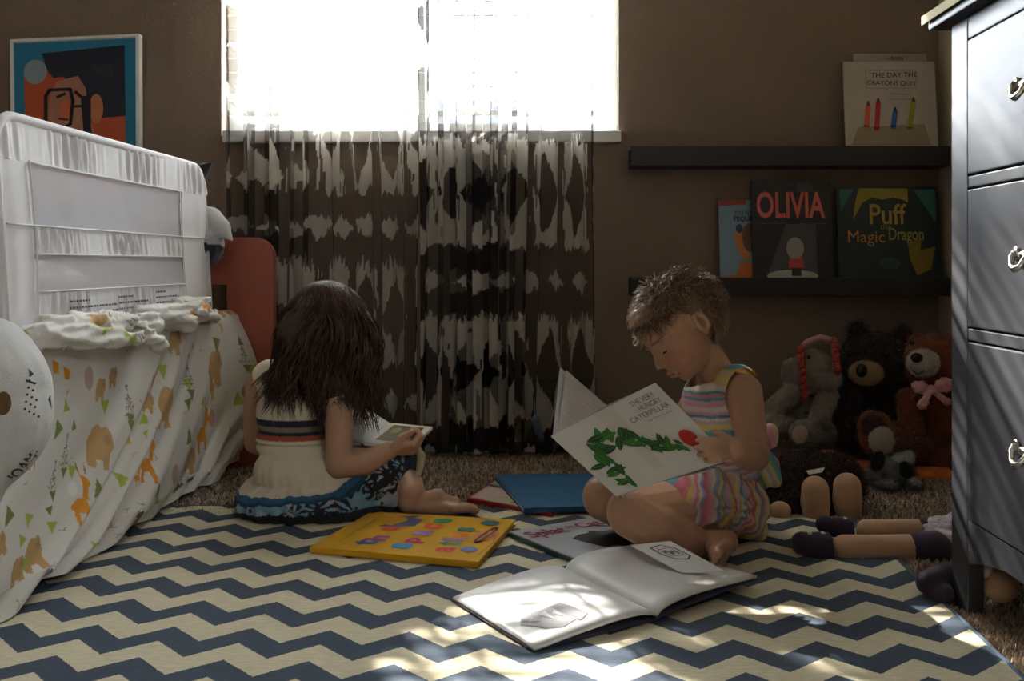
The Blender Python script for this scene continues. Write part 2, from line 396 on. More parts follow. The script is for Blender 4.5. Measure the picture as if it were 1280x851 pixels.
curtain(-.93, -.405, 2.60, 3, 'left sheer brown curtain panel printed with pale ragged ikat shapes, nearer the coral headboard', .655, False, 6)
curtain(-.400, .095, 2.595, 5, 'right sheer curtain panel, darker charcoal ikat print, nearer the wall shelves', .50, True, 8)
rod = thing('curtain_rod', 'dark curtain rod above the window, out of the top of the picture', 'curtain rod')
m_dark = mat('dark_metal', (.03, .03, .03), .4, metal=.8)
def tube(name, pts, r, m, parent, n=10, radii=None, closed=False):
    pts = [Vector(p) for p in pts]; V = []; Fc = []; k = len(pts); up = None
    for i, p in enumerate(pts):
        t = (pts[(i+1) % k if closed else min(i+1, k-1)]-pts[(i-1) if closed else max(i-1, 0)])
        B = basis(t, up); up = Vector(B[0]); rr = radii[i] if radii else r
        for j in range(n):
            a = 2*math.pi*j/n; V.append(np.array(p)+(B[0]*math.cos(a)+B[1]*math.sin(a))*rr)
    for i in range(k if closed else k-1):
        for j in range(n):
            a = i*n+j; b = i*n+(j+1) % n; c = ((i+1) % k)*n; Fc.append((a, b, c+(j+1) % n, c+j))
    if not closed: Fc += [tuple(range(n))[::-1], tuple(range((k-1)*n, k*n))]
    return obj(name, mesh(name, V, Fc), m, parent, True)
tube('trunk', tube0, .09, mat('bark', (.08, .06, .04), .95, bump=.8, bscale=20), tr_, radii=[.11, .09, .06, .03])
tube('pole', [(-1.1, 2.6, 2.27), (.3, 2.6, 2.27)], .011, m_dark, rod)
for x in (-1.05, .25): tube('bracket', [(x, 2.6, 2.27), (x, 2.69, 2.27)], .007, m_dark, rod)

# ================================================================== RUG
def rug():
    x0, x1 = -.905, .615; y0, y1 = .75, 2.04; th = math.radians(-2.2); r = thing('rug', 'flat rug with blue-grey and cream chevron zigzags covering the carpet', 'rug')
    m = mat('chevron_weave', (.5, .5, .5), .95, bump=.5, bscale=420, spec=.15, bdist=.0015, stretch=(1, .5, 1)); nt = m.node_tree; N = nt.nodes; L = nt.links
    tc = N.new('ShaderNodeTexCoord'); sp = N.new('ShaderNodeSeparateXYZ'); L.new(tc.outputs['Object'], sp.inputs[0])
    def M(op, a, b=None, c=None):
        n = N.new('ShaderNodeMath'); n.operation = op
        for i, x in enumerate((a, b, c)):
            if x is None: continue
            if isinstance(x, (int, float)): n.inputs[i].default_value = x
            else: L.new(x, n.inputs[i])
        return n.outputs[0]
    nz = N.new('ShaderNodeTexNoise'); nz.inputs['Scale'].default_value = 300; L.new(tc.outputs['Object'], nz.inputs['Vector'])
    j = M('MULTIPLY', M('SUBTRACT', nz.outputs[0], .5), .006)
    X = M('ADD', sp.outputs[0], .457); Yv = M('SUBTRACT', sp.outputs[1], 1.426)
    v = M('ADD', M('ADD', Yv, M('MULTIPLY', X, .057)), j); u = M('SUBTRACT', X, M('MULTIPLY', Yv, .03))
    e = M('PINGPONG', u, .0592); e = M('MULTIPLY', e, .85)   # 0..0.05 below crest
    fr = M('FRACT', M('DIVIDE', M('ADD', v, e), .108)); s = M('GREATER_THAN', fr, .49)
    mx = N.new('ShaderNodeMix'); mx.data_type = 'RGBA'; L.new(s, mx.inputs[0])
    mx.inputs[6].default_value = (.068, .088, .120, 1); mx.inputs[7].default_value = (.60, .54, .39, 1)
    n2 = N.new('ShaderNodeTexNoise'); n2.inputs['Scale'].default_value = 160; n2.inputs['Detail'].default_value = 6
    mp = N.new('ShaderNodeMapping'); mp.inputs['Scale'].default_value = (.35, 2.2, 1); L.new(tc.outputs['Object'], mp.inputs[0]); L.new(mp.outputs[0], n2.inputs['Vector'])
    sc = N.new('ShaderNodeVectorMath'); sc.operation = 'SCALE'; L.new(mx.outputs[2], sc.inputs[0]); L.new(M('ADD', M('MULTIPLY', n2.outputs[0], .7), .65), sc.inputs['Scale'])
    L.new(sc.outputs[0], N['Principled BSDF'].inputs['Base Color'])
    nx, ny = 120, 90; V = []; Fc = []
    for jj in range(ny):
        for i in range(nx):
            X_ = x0+(x1-x0)*i/(nx-1); Y_ = y0+(y1-y0)*jj/(ny-1)
            c = (Y_-1.5); V.append((X_+c*math.sin(-th)*.6, Y_-.045*(X_+.2), .0075+.0006*math.sin(X_*23)*math.sin(Y_*19)))
    n = nx*ny; V += [(a, b, .0005) for a, b, c in V]
    for jj in range(ny-1):
        for i in range(nx-1):
            a = jj*nx+i; Fc += [(a, a+1, a+1+nx, a+nx)]
    ring = [i for i in range(nx)]+[jj*nx+nx-1 for jj in range(1, ny)]+[(ny-1)*nx+i for i in range(nx-2, -1, -1)]+[jj*nx for jj in range(ny-2, 0, -1)]
    for a, b in zip(ring, ring[1:]+ring[:1]): Fc.append((a, a+n, b+n, b))
    obj('woven_field', mesh('woven_field', V, Fc), m, r, False)
    pts = [Vector(V[i])-Vector((0, 0, .003)) for i in ring[::6]]
    tube('binding', pts, .0048, mat('blue_binding', (.07, .11, .17), .9, bump=.5, bscale=500), r, n=8, closed=True)
rug()

# ================================================================== DRESSER (black-brown chest of drawers at the right)
def dresser():
    d = thing('dresser', 'tall black-brown chest of drawers with metal pulls at the right edge', 'chest of drawers')
    m = mat('black_brown_wood', (.016, .017, .024), .42, bump=.35, bscale=60, var=.25, vscale=25, stretch=(1, .12, 1), bdist=.0006, spec=1.0)
    mv = mat('black_brown_upright', (.016, .017, .024), .42, bump=.35, bscale=60, stretch=(1, 1, .1), bdist=.0006, spec=1.0)
    x, X = .634, 1.095; y, Y = .41, 1.49
    boxes('top', [(x-.026, X+.008, y-.03, Y+.03, .935, .958)], m, d, bev=.003)
    for a, b in ((Y-.058, Y), (y, y+.058)):
        boxes('leg', [(x, x+.026, a, b, 0, .935)], mv, d, bev=.002)
        boxes('leg', [(X-.03, X, a, b, 0, .935)], mv, d, bev=.002)
    boxes('side_panel', [(x+.026, X-.03, Y-.03, Y-.012, .1, .935)], mv, d, bev=.001)
    boxes('side_panel', [(x+.026, X-.03, y+.012, y+.03, .1, .935)], mv, d, bev=.001)
    boxes('back_panel', [(X-.012, X-.004, y+.058, Y-.058, .1, .93)], m, d, bev=0)
    boxes('bottom_panel', [(x+.03, X-.03, y+.03, Y-.03, .140, .152)], m, d, bev=0)
    ya, yb = y+.058, Y-.058
    boxes('top_rail', [(x+.001, x+.022, ya, yb, .900, .935)], m, d)
    boxes('rail', [(x+.001, x+.022, ya, yb, .668, .686)], m, d)
    boxes('rail', [(x+.001, x+.022, ya, yb, .432, .450)], m, d)
    # apron with a slight arch
    n = 24; V = []; 
    for i in range(n+1):
        t = i/n; yy = ya+(yb-ya)*t; e = min(t, 1-t); zb = .082+.030*min(1, e/.12)**.7
        V += [(x+.001, yy, zb), (x+.001, yy, .152), (x+.022, yy, zb), (x+.022, yy, .152)]
    Fc = []
    for i in range(n):
        a = 4*i; Fc += [(a, a+4, a+5, a+1), (a+2, a+3, a+7, a+6), (a, a+2, a+6, a+4), (a+1, a+5, a+7, a+3)]
    obj('apron', mesh('apron', V, Fc), m, d)
    mm = mat('polished_nickel', (.75, .73, .68), .18, metal=1)
    for z0, z1 in ((.689, .897), (.453, .665), (.155, .429)):
        dr = boxes('drawer', [(x-.001, x+.018, ya+.003, yb-.003, z0, z1)], m, d, bev=.002)
        boxes('drawer_box', [(x+.018, X-.05, ya+.02, yb-.02, z0+.01, z1-.02)], mat('drawer_box_wood', (.35, .28, .2), .7), dr, bev=0)
        zc = (z0+z1)/2-.004
        for yy in (1.252, .63):
            h = tube('handle', [(x-.004, yy-.022, zc+.010), (x-.010, yy-.020, zc+.004), (x-.014, yy-.012, zc-.008), (x-.015, yy, zc-.012), (x-.014, yy+.012, zc-.008), (x-.010, yy+.020, zc+.004), (x-.004, yy+.022, zc+.010)],
                     .004, mm, dr, radii=[.006, .0045, .004, .0055, .004, .0045, .006])
            for s in (-1, 1):
                o = obj('handle_rosette', mesh('r', *xfE((x-.003, yy+s*.022, zc+.010), (.003, .010, .010))), mm, dr, True)
            obj('handle_leaf', mesh('l', *xfE((x-.004, yy, zc+.006), (.004, .014, .007))), mm, dr, True)
    return d
def xfE(c, r): v, f = E(c, r); return v, f
dresser()
tag(boxes('table_runner', [(.600, 1.0, 1.0, 1.528, .9590, .9605), (.600, .602, 1.0, 1.528, .946, .9590)], mat('cream_cotton', (.75, .68, .45), .9, bump=.3, bscale=400), bev=0), 'cream cloth runner edge on top of the dark dresser', 'runner')

# ================================================================== WALL SHELVES AND THEIR BOOKS
m_blk = mat('black_shelf', (.012, .011, .013), .45, bump=.2, bscale=200)
def shelf(zt, zb, label):
    s = thing('wall_shelf', label, 'shelf', 'black picture ledges')
    boxes('ledge_base', [(.200, 1.100, 2.600, 2.688, zb, zb+.014)], m_blk, s)
    boxes('front_lip', [(.200, 1.100, 2.590, 2.600, zb, zt)], m_blk, s)
    boxes('back_rail', [(.200, 1.100, 2.678, 2.688, zb+.014, zt)], m_blk, s)
    return s
YS = 2.60
def zz_(py, Y=YS): return CH-(py-CY)/F*Y
shelf(zz_(183), zz_(208), 'upper black wall ledge, holding only the crayon picture book')
shelf(zz_(347), zz_(370), 'lower black wall ledge with three picture books')
def shelfbook(name, label, x0, y0, x1, zb, t, colour, yb=2.612, yt=2.645, spine='left', group=None):
    """leaning on the wall; zb base height; top-left pixel (x0,y0), right pixel x1"""
    r = thing(name, label, 'book', group)
    a = W(x0, y0, yt); b = W(x1, y0, yt); c = W(x1, 0, yb); c.z = zb; d = W(x0, 0, yb); d.z = zb
    c.x = b.x; d.x = a.x
    q = Quad(a, b, c, d, (0, -1, .12)); return r, q, book(r, q, t, colour, spine)
zu = zz_(208)+.016; zl = zz_(370)+.016
# crayon book and the one behind it
r, q, fc = shelfbook('picture_book', 'tall pale book peeking above the crayon book on the upper ledge', 1067, 67, 1158, zu, .008, (150, 142, 130), 2.628, 2.665)
text(q, 'little', .42, .03, .52, .055, (70, 65, 60), fc); text(q, 'books', .52, .02, .68, .06, (60, 56, 50), fc, .02)
r, q, fc = shelfbook('picture_book', 'white picture book with four drawn crayons on the upper ledge', 1054, 77, 1168, zu, .010, (178, 168, 155))
text(q, 'THE DAY THE', .30, .115, .80, .165, (60, 56, 52), fc, .01, tilt=-.01); text(q, 'CRAYONS QUIT', .25, .19, .79, .245, (60, 56, 52), fc, .01, tilt=.01)
poly_print(q, stroke([(.24, .09), (.79, .09), (.79, .27), (.24, .27), (.24, .09)], .004, q.aspect()), (110, 104, 98), fc)
text(q, 'by Drew Daywalt', .5, .32, .72, .34, (70, 66, 60), fc); text(q, 'Pictures by Oliver Jeffers', .48, .37, .75, .39, (70, 66, 60), fc)
poly_print(q, [[(.14, .66), (.86, .63), (.92, .84), (.06, .84)]], (150, 132, 105), fc)
for u, v0, v1, c in ((.24, .40, .68, (205, 88, 40)), (.35, .37, .70, (180, 38, 45)), (.53, .46, .68, (38, 95, 170)), (.72, .36, .70, (140, 150, 30))):
    s = .03 if u > .6 else .015
    cr = poly_print(q, [[(u-.028+s, v0+.05), (u+.028+s, v0+.05), (u+.028-s, v1), (u-.028-s, v1)]], c, fc, h=.001, name='crayon_print')
    poly_print(q, [[(u-.024+s, v0+.05), (u-.008+s, v0), (u+.010+s, v0), (u+.024+s, v0+.05)], [(u-.03-s*.6, v1-.04), (u+.03-s*.6, v1-.04), (u+.03-s, v1-.02), (u-.03-s, v1-.02)]], tuple(int(x*.55) for x in c), fc, h=.0014, name='crayon_tip')
# small blue book
r, q, fc = shelfbook('picture_book', 'narrow pale blue book with yellow foot, leftmost on the lower ledge', 898, 250, 944, zl, .006, (120, 150, 170), 2.628, 2.662)
poly_print(q, [[(0, 0), (.75, 0), (.75, .05), (0, .07)]], (150, 50, 40), fc)
text(q, 'YOU YET', .42, .12, .90, .175, (40, 70, 120), fc, .02); text(q, 'PEQUE', .40, .18, .92, .25, (30, 40, 70), fc, .04)
poly_print(q, [[(0, .86), (.5, .82), (1, .86), (1, 1), (0, 1)]], (190, 130, 30), fc)
poly_print(q, [[(.5, .72), (.75, .68), (1, .72), (1, .9), (.45, .88)]], (200, 110, 35), fc, h=.0009)
poly_print(q, [circ(.62, .5, .24, .13, a=.6)], (195, 125, 60), fc, h=.001); poly_print(q, [circ(.82, .42, .2, .16)], (110, 80, 60), fc, h=.0013)
poly_print(q, [circ(.55, .32, .1, .05)], (50, 60, 100), fc, h=.0013)
# black book with coral lettering
r, q, fc = shelfbook('picture_book', 'black picture book with large coral capital lettering, middle of the lower ledge', 939, 226, 1038, zl, .012, (26, 24, 28), 2.604, 2.638)
text(q, 'OLIVIA', .06, .10, .92, .345, (205, 95, 80), fc, .022); text(q, 'written and illustrated by', .07, .385, .42, .40, (150, 80, 70), fc); text(q, 'ian falconer', .60, .385, .92, .40, (150, 80, 70), fc)
poly_print(q, [[(.42, .40), (.80, .40), (.80, .86), (.18, .86)]], (70, 68, 70), fc, h=.0007, name='spotlight_print')
poly_print(q, [[(.58, .02), (.76, .02), (.78, .10), (.56, .10)]], (58, 56, 58), fc, h=.0007, name='spotlight_print')
poly_print(q, [circ(.49, .87, .32, .055)], (175, 170, 160), fc, h=.001)
# plain stand-in for the figure: a pale shape over a red one
poly_print(q, [circ(.53, .62, .11, .10)], (150, 145, 140), fc, h=.0013); poly_print(q, [[(.46, .70), (.62, .70), (.64, .80), (.44, .80)]], (185, 60, 55), fc, h=.0013)
poly_print(q, [[(.48, .80), (.60, .80), (.60, .87), (.48, .87)]], (30, 28, 30), fc, h=.0014)
# green book
r, q, fc = shelfbook('picture_book', 'square dark green picture book with curly gold lettering, right end of the lower ledge', 1045, 233, 1172, zl, .012, (14, 34, 34), 2.604, 2.638)
poly_print(q, [[(.03, .03), (.17, .03), (.04, .24)]], (40, 100, 88), fc, h=.0007); poly_print(q, [[(.76, .03), (.97, .03), (.97, .36)]], (40, 100, 88), fc, h=.0007)
top = [(.22, .02), (.70, .02), (.70, .16)]+[(.70-.10*i-.05, .13-.02*(i % 2)+(.03 if i > 3 else 0)) for i in range(5)]+[(.16, .32), (.17, .20)]
poly_print(q, [top], (150, 135, 30), fc, h=.0009)
text(q, 'Puff', .32, .17, .68, .37, (175, 145, 60), fc, .01); text(q, 'the', .42, .36, .52, .42, (120, 130, 50), fc)
text(q, 'Magic', .10, .43, .46, .58, (190, 120, 50), fc, 0); text(q, 'Dragon', .50, .40, .84, .56, (150, 140, 60), fc, .01)
poly_print(q, [[(.68, .55), (.82, .50), (.80, .62), (.95, .58), (.90, .80), (.76, .86), (.70, .72)]], (120, 100, 20), fc, h=.0008)
poly_print(q, [[(0.03, .92), (.2, .88), (.4, .93), (.4, .98), (.03, .98)]], (110, 60, 20), fc, h=.0008)
poly_print(q, [circ(.5, .74, .10, .06)], (30, 70, 60), fc, h=.0008)

# ================================================================== FRAMED POSTER
def poster():
    r = thing('framed_picture', 'white framed poster with blue border and bespectacled face, above the bed', 'picture')
    TL, TR = W(12, 49, 2.66), W(174, 42, 2.66); dn = Vector((0, 0, -.56)); BL, BR = TL+dn+Vector((.004, 0, 0)), TR+dn+Vector((.002, 0, 0))
    q = Quad(TL, TR, BR, BL, (0, -1, 0)); slab('backing', q, .012, m_white, r, h0=.008, inset=.01)
    for nm, a in (('frame_top', [(0, 0), (1, 0), (1, .016), (0, .016)]), ('frame_bottom', [(0, .984), (1, .984), (1, 1), (0, 1)]), ('frame_side', [(0, .016), (.024, .016), (.024, .984), (0, .984)]), ('frame_side', [(.97, .016), (1, .016), (1, .984), (.97, .984)])):
        slab(nm, Quad(*[q.at(*p) for p in a], q.n), .022, m_white, r, bev=.001)
    s = slab('print_sheet', q, .001, mat('blue_print', lin((30, 125, 160)), .35), r, inset=.02, h0=.006, bev=0)
    def pp(polys, c, h): poly_print(q, [[(a, b if b > .8 or (b < .2 and len(p) == 4) else b*.75-.045) for a, b in p] for p in polys] if h > .0007 else polys, c, s, h=-.006+h)
    pp([[(.10, .17), (.88, .13), (.89, .86), (.12, .88)]], (190, 84, 48), .0006)
    pp([[(.24, .165), (.88, .13), (.885, .62), (.60, .63), (.56, .50), (.50, .40), (.40, .33), (.33, .34), (.28, .28)]], (30, 36, 52), .001)
    pp([[(.62, .15), (.80, .15), (.80, .36), (.62, .30)]], (52, 50, 50), .0013)
    pp([circ(.19, .29, .09, .085)], (140, 152, 158), .0014)
    pp([[(.36, .36), (.52, .33), (.58, .42), (.60, .62), (.68, .80), (.20, .86), (.18, .70), (.28, .62), (.30, .45)]], (176, 122, 98), .0016)
    pp([circ(.66, .56, .055, .10)], (196, 120, 82), .002)
    pp([circ(.43, .56, .05, .07)], (206, 110, 66), .002)
    pp(stroke([(.30, .42), (.46, .42), (.48, .50), (.46, .66), (.42, .68), (.31, .68), (.27, .64), (.27, .46), (.30, .42)], .022, .8), (24, 26, 34), .0024)
    pp(stroke([(.48, .54), (.56, .54)], .018, .8), (24, 26, 34), .0024)
    pp([[(.54, .47), (.62, .47), (.62, .68), (.68, .86), (.60, .86), (.56, .70)]], (26, 30, 42), .0022)
    pp(stroke([(.36, .47), (.42, .45)], .02, .8)+stroke([(.50, .44), (.55, .48)], .02, .8)+stroke([(.37, .62), (.44, .63)], .012, .8), (24, 20, 22), .0026)
poster()

# ================================================================== BED, RAIL, QUILT
m_coral = mat('coral_lacquer', (.34, .085, .05), .4, bump=.05, bscale=80)
m_sheet = mat('white_bed_sheet', (.62, .60, .58), .9, bump=.3, bscale=60)
bed = thing('bed', 'low child bed with coral rounded headboard, along the left wall', 'bed')
boxes('frame', [(-1.9, -.885, 1.0, 2.47, .10, .24)], m_coral, bed, bev=.01)
for x in (-1.86, -.93):
    for y in (1.04, 2.42): boxes('leg', [(x-.02, x+.02, y-.02, y+.02, 0, .10)], m_coral, bed)
boxes('mattress', [(-1.89, -.892, 1.0, 2.46, .24, .415)], m_sheet, bed, bev=.02)
def headboard():
    y0, y1 = 2.475, 2.505; x0, x1, zt = -1.90, -.772, .622; bm = bmesh.new()
    def ex(pts):
        a = [bm.verts.new((x, y0, z)) for x, z in pts]; b = [bm.verts.new((x, y1, z)) for x, z in pts]
        bm.faces.new(a); bm.faces.new(b[::-1])
        for i in range(len(a)): bm.faces.new((a[i], b[i], b[(i+1) % len(a)], a[(i+1) % len(a)]))
    r = .055; ca = [(x1-r+r*math.cos(t), zt-r+r*math.sin(t)) for t in np.linspace(0, math.pi/2, 9)]; cb = [(x0+r+r*math.cos(t), zt-r+r*math.sin(t)) for t in np.linspace(math.pi/2, math.pi, 9)]
    hx0, hx1, hz0, hz1 = -1.70, -.896, .40, .495
    ex([(x1, hz1)]+ca+cb+[(x0, hz1)]); ex([(x0, hz0), (hx0, hz0), (hx0, hz1), (x0, hz1)]); ex([(hx1, hz0), (x1, hz0), (x1, hz1), (hx1, hz1)])
    ex([(x0, 0), (x1, 0), (x1, hz0), (x0, hz0)])
    bmesh.ops.recalc_face_normals(bm, faces=bm.faces[:]); me = bpy.data.meshes.new('headboard'); bm.to_mesh(me); bm.free(); obj('headboard', me, m_coral, bed)
headboard()

m_rail = mat('white_gathered_cotton', (.70, .68, .68), .9, bump=.25, bscale=500)
m_net = bpy.data.materials.new('white_net'); m_net.use_nodes = True
_n = m_net.node_tree; _b = _n.nodes['Principled BSDF']; _b.inputs['Base Color'].default_value = (.6, .58, .6, 1); _b.inputs['Roughness'].default_value = .9; _b.inputs['Alpha'].default_value = .72
rail = thing('bed_guard_rail', 'white fabric and mesh guard rail standing along the bed edge', 'bed rail')
ry0, ry1, rz0, rz1 = 1.475, 2.335, .415, .795
def RP(y, z, d=0): return (-.905+.022*(rz1-z)/.38+d, y, z)
def band(name, y0, y1, z0, z1, m, amp, freq, seed, ny=260, nzz=14, corner=False):
    r = np.random.default_rng(seed); ph = r.uniform(0, 6.28, 4); V = []; Fc = []
    for j in range(nzz):
        z = z0+(z1-z0)*j/(nzz-1)
        for i in range(ny):
            y = y0+(y1-y0)*i/(ny-1); t = j/(nzz-1)
            d = 1.35*amp*(math.sin(freq*y+2*math.sin(y*17+ph[0])+ph[1]+.8*math.sin(3*t+y*9))+.5*math.sin(freq*1.9*y+ph[2]))*(.5+.5*math.sin(y*23+ph[3]))
            d *= .35+.65*math.sin(math.pi*min(1, max(0, t)))**.5 if amp else 0
            d += .004*math.sin(y*5+z*11)
            yy, zv = y, z
            if corner:
                R = .055
                lim = rz1 if (ry0+R < y < ry1-R) else rz1-R+math.sqrt(max(0, R*R-(max(ry0+R-y, y-ry1+R))**2))
                zv = z0+(min(z1, lim)-z0)*t
            V.append(RP(yy, zv, d))
    for j in range(nzz-1):
        for i in range(ny-1):
            a = j*ny+i; Fc.append((a, a+1, a+1+ny, a+ny))
    o = obj(name, mesh(name, V, Fc), m, rail, True)
    return o
ya_, yb_ = 1.555, 2.18
band('top_band', ry0, ry1, .722, rz1, m_rail, .0032, 190, 1, corner=True)
band('side_margin', ry0, ya_, .435, .722, m_rail, .003, 60, 2, ny=40, nzz=40)
band('side_margin', yb_, ry1, .435, .722, m_rail, .002, 60, 3, ny=60, nzz=40)
band('mesh_window', ya_, yb_, .615, .722, m_net, .001, 30, 4)
band('middle_band', ya_, yb_, .567, .615, m_rail, .0035, 230, 5)
band('mesh_window', ya_, yb_, .503, .567, m_net, .001, 30, 6)
band('bottom_band', ya_, yb_, .435, .503, m_rail, .0025, 200, 7)
for z, a, b in ((.722, ya_, yb_), (.615, ry0, ry1), (.567, ya_, yb_), (.503, ya_, yb_)):
    tube('piping', [RP(a+(b-a)*i/20, z, .004+.004*math.sin((a+(b-a)*i/20)*5+z*11)) for i in range(21)], .0018, m_rail, rail, n=6)
for y in (ya_, yb_): tube('piping', [RP(y, .425+.3*i/12, .004+.004*math.sin(y*5+(.425+.3*i/12)*11)) for i in range(13)], .0018, m_rail, rail, n=6)
R = .055; fp = [RP(ry0, .437, -.006)]+[RP(ry0+R-R*math.cos(t), rz1-R+R*math.sin(t), -.006) for t in np.linspace(0, math.pi/2, 8)]+[RP(ry1-R+R*math.sin(t), rz1-R+R*math.cos(t), -.006) for t in np.linspace(0, math.pi/2, 8)]+[RP(ry1, .437, -.006)]
tube('frame_tube', fp, .0085, m_rail, rail, n=12)
# faint lines of care print on the bottom band
qr = Quad(RP(ya_, .503, .012), RP(yb_, .503, .012), RP(yb_, .42, .012), RP(ya_, .42, .012), (1, 0, 0))
P = []
for (a, b, v0, nl) in ((.14, .41, .22, 5), (.43, .66, .20, 5), (.70, .90, .14, 4)):
    for k in range(nl):
        u = a; e = b if k % 5 else a+(b-a)*.45; e -= random.uniform(0, .04)
        while u < e:
            w = random.uniform(.006, .02); v = v0+k*.14; P.append([(u, v), (u+w, v), (u+w, v+.045), (u, v+.045)]); u += w+.004
poly_print(qr, P, (70, 68, 80), rail, h=0, name='care_print')['kind'] = 'stuff'

# printed cotton pattern canvas (cloth y 1.0..2.6 x cloth drop 0..0.8), 2 mm per cell
CW, CHh, RS = 800, 400, .002
base_c = np.array([.66, .63, .585]); canvas = np.tile(base_c, (CHh, CW, 1))
def fill(poly, c):
    p = np.array(poly)/RS; x0, y0 = np.floor(p.min(0)).astype(int); x1, y1 = np.ceil(p.max(0)).astype(int)
    x0 = max(x0, 0); y0 = max(y0, 0); x1 = min(x1, CW-1); y1 = min(y1, CHh-1)
    if x1 < x0 or y1 < y0: return
    gx, gy = np.meshgrid(np.arange(x0, x1+1)+.5, np.arange(y0, y1+1)+.5); ins = np.zeros(gx.shape, bool)
    for (ax, ay), (bx, by) in zip(p, np.roll(p, -1, 0)):
        cnd = (ay > gy) != (by > gy); t = (gy-ay)/((by-ay) if by != ay else 1e-9); ins ^= cnd & (gx < ax+t*(bx-ax))
    canvas[y0:y1+1, x0:x1+1][ins] = c
def T(pts, cx, cy, s, a): ca, sa = math.cos(a), math.sin(a); return [(cx+s*(x*ca-y*sa), cy+s*(x*sa+y*ca)) for x, y in pts]
TAN, ORG, GRN, OLV, PNK, LIN = (.50, .31, .13), (.70, .28, .02), (.36, .46, .06), (.17, .23, .06), (.52, .34, .30), (.2, .17, .14)
def bear(cx, cy, s, a, c=TAN):
    s *= 1.15
    fill(T([(-.8, .9), (-.9, -.3), (-.5, -.9), (-.1, -1.1), (.3, -.95), (.7, -1.1), (.95, -.7), (1.1, -.1), (.8, .2), (.8, 1), (.3, 1), (.2, .6), (-.2, .6), (-.3, 1)], cx, cy, s, a), c)
    fill(T(circ(.65, -.45, .25), cx, cy, s, a), (.40, .24, .12))
def deer(cx, cy, s, a):
    s *= 1.15
    fill(T([(-1, -.1), (-.2, -.5), (.5, -.4), (.7, .3), (.6, 1.3), (.35, 1.3), (.2, .5), (-.3, .5), (-.5, 1.2), (-.8, 1.2), (-.7, .3)], cx, cy, s, a), ORG)
    fill(T([(.3, -.5), (.5, -1.5), (.3, -1.9), (.7, -1.8), (1.3, -1.2), (1.0, -1.0), (.8, -.2)], cx, cy, s, a), ORG)
    for q_ in (-.2, .25): fill(T([(.6+q_, -1.8), (.5+q_*2, -2.6), (.62+q_*2, -2.6), (.72+q_, -1.8)], cx, cy, s, a), (.45, .12, .08))
    fill(T(circ(-.5, -1.1, .45), cx, cy, s, a), (.74, .72, .68))
def tri(cx, cy, s, a, c):
    s *= 1.1; fill(T([(-1, -.6), (1, -.5), (.1, .9)], cx, cy, s, a), c)
def teepee(cx, cy, s, a):
    for k in range(-2, 3): fill(T([(k*.35, 1.2), (k*.35+.07, 1.2), (-k*.1+.05, -1.4), (-k*.1, -1.4)], cx, cy, s, a), LIN)
    for k in range(3): fill(T([(-.8+.2*k, .9-.6*k), (.8-.2*k, .9-.6*k), (.8-.2*k, .96-.6*k), (-.8+.2*k, .96-.6*k)], cx, cy, s, a), LIN)
    tri(cx+.1*s, cy+1.7*s, s*.55, a, OLV)
def cl(px, py):
    Y = .862*F/(700-px); z = CH-(py-CY)*Y/F; return Y-1.0, .30+(.42-z)
for px, py, s, a in ((118, 556, .034, .3), (202, 508, .038, .1), (263, 462, .042, -.2), (217, 424, .026, .2), (235, 573, .026, .4), (295, 533, .03, 0), (139, 469, .016, 0), (165, 655, .02, .5), (30, 690, .022, 0)): bear(*cl(px, py), s, a)
for px, py, s, a in ((180, 578, .026, .2), (250, 540, .03, -.1), (88, 628, .024, .1), (305, 499, .030, .2)): deer(*cl(px, py), s, a)
for px, py, s, a, c in ((130, 504, .018, 0, GRN), (155, 520, .016, .2, OLV), (202, 460, .02, 0, GRN), (232, 476, .018, 0, GRN), (266, 427, .022, .2, OLV), (294, 461, .024, 0, GRN), (227, 545, .02, 1, OLV), (142, 596, .018, .5, GRN), (87, 585, .014, .3, GRN), (74, 505, .012, 1, GRN), (25, 645, .014, .3, GRN), (55, 655, .013, .2, GRN), (15, 672, .012, .6, GRN), (20, 700, .014, .1, GRN), (98, 680, .010, 1, GRN), (284, 498, .02, 1, GRN), (295, 482, .016, 2, OLV), (187, 622, .016, 1, GRN), (222, 610, .02, .8, OLV), (240, 430, .012, 1, GRN), (85, 530, .01, 1, OLV), (175, 538, .01, 2, GRN), (290, 425, .014, 1, OLV), (155, 602, .012, .4, OLV), (55, 634, .01, 0, OLV)): tri(*cl(px, py), s, a, c)
for px, py, s in ((155, 500, .026), (233, 462, .03), (75, 560, .022), (290, 437, .026), (300, 568, .03), (60, 590, .02)): teepee(*cl(px, py), s, .1)
for px, py in ((107, 469), (210, 590), (130, 650), (262, 520)): x, y = cl(px, py); fill(T(circ(0, 0, .9, 1.2), x, y, .018, 0), PNK)
for px, py in ((66, 455), (78, 462)): x, y = cl(px, py); fill(T([(-.8, -1), (.8, -.6), (.9, 1), (-.4, 1)], x, y, .012, .2), ORG)
for i in range(60):
    x, y = rng.uniform(0, 1.6), rng.uniform(0, .28); k = i % 4
    (lambda: bear(x, y, .022, rng.uniform(0, 6)), lambda: deer(x, y, .015, rng.uniform(0, 6)), lambda: tri(x, y, .016, rng.uniform(0, 6), GRN), lambda: teepee(x, y, .018, 1))[k]()
for i in range(46):
    x, y = rng.uniform(.1, 1.45), rng.uniform(.32, .70); k = i % 5; a_ = rng.uniform(-.6, .6)
    px_ = canvas[int(y/RS), int(x/RS)]
    if np.abs(px_-base_c).sum() > .02: continue
    (lambda: bear(x, y, .018, a_), lambda: tri(x, y, .017, a_*4, OLV), lambda: deer(x, y, .012, a_), lambda: tri(x, y, .014, a_*5, GRN), lambda: fill(T([(-.8, -1), (.8, -.6), (.9, 1), (-.4, 1)], x, y, .013, a_), (.60, .42, .10)))[k]()
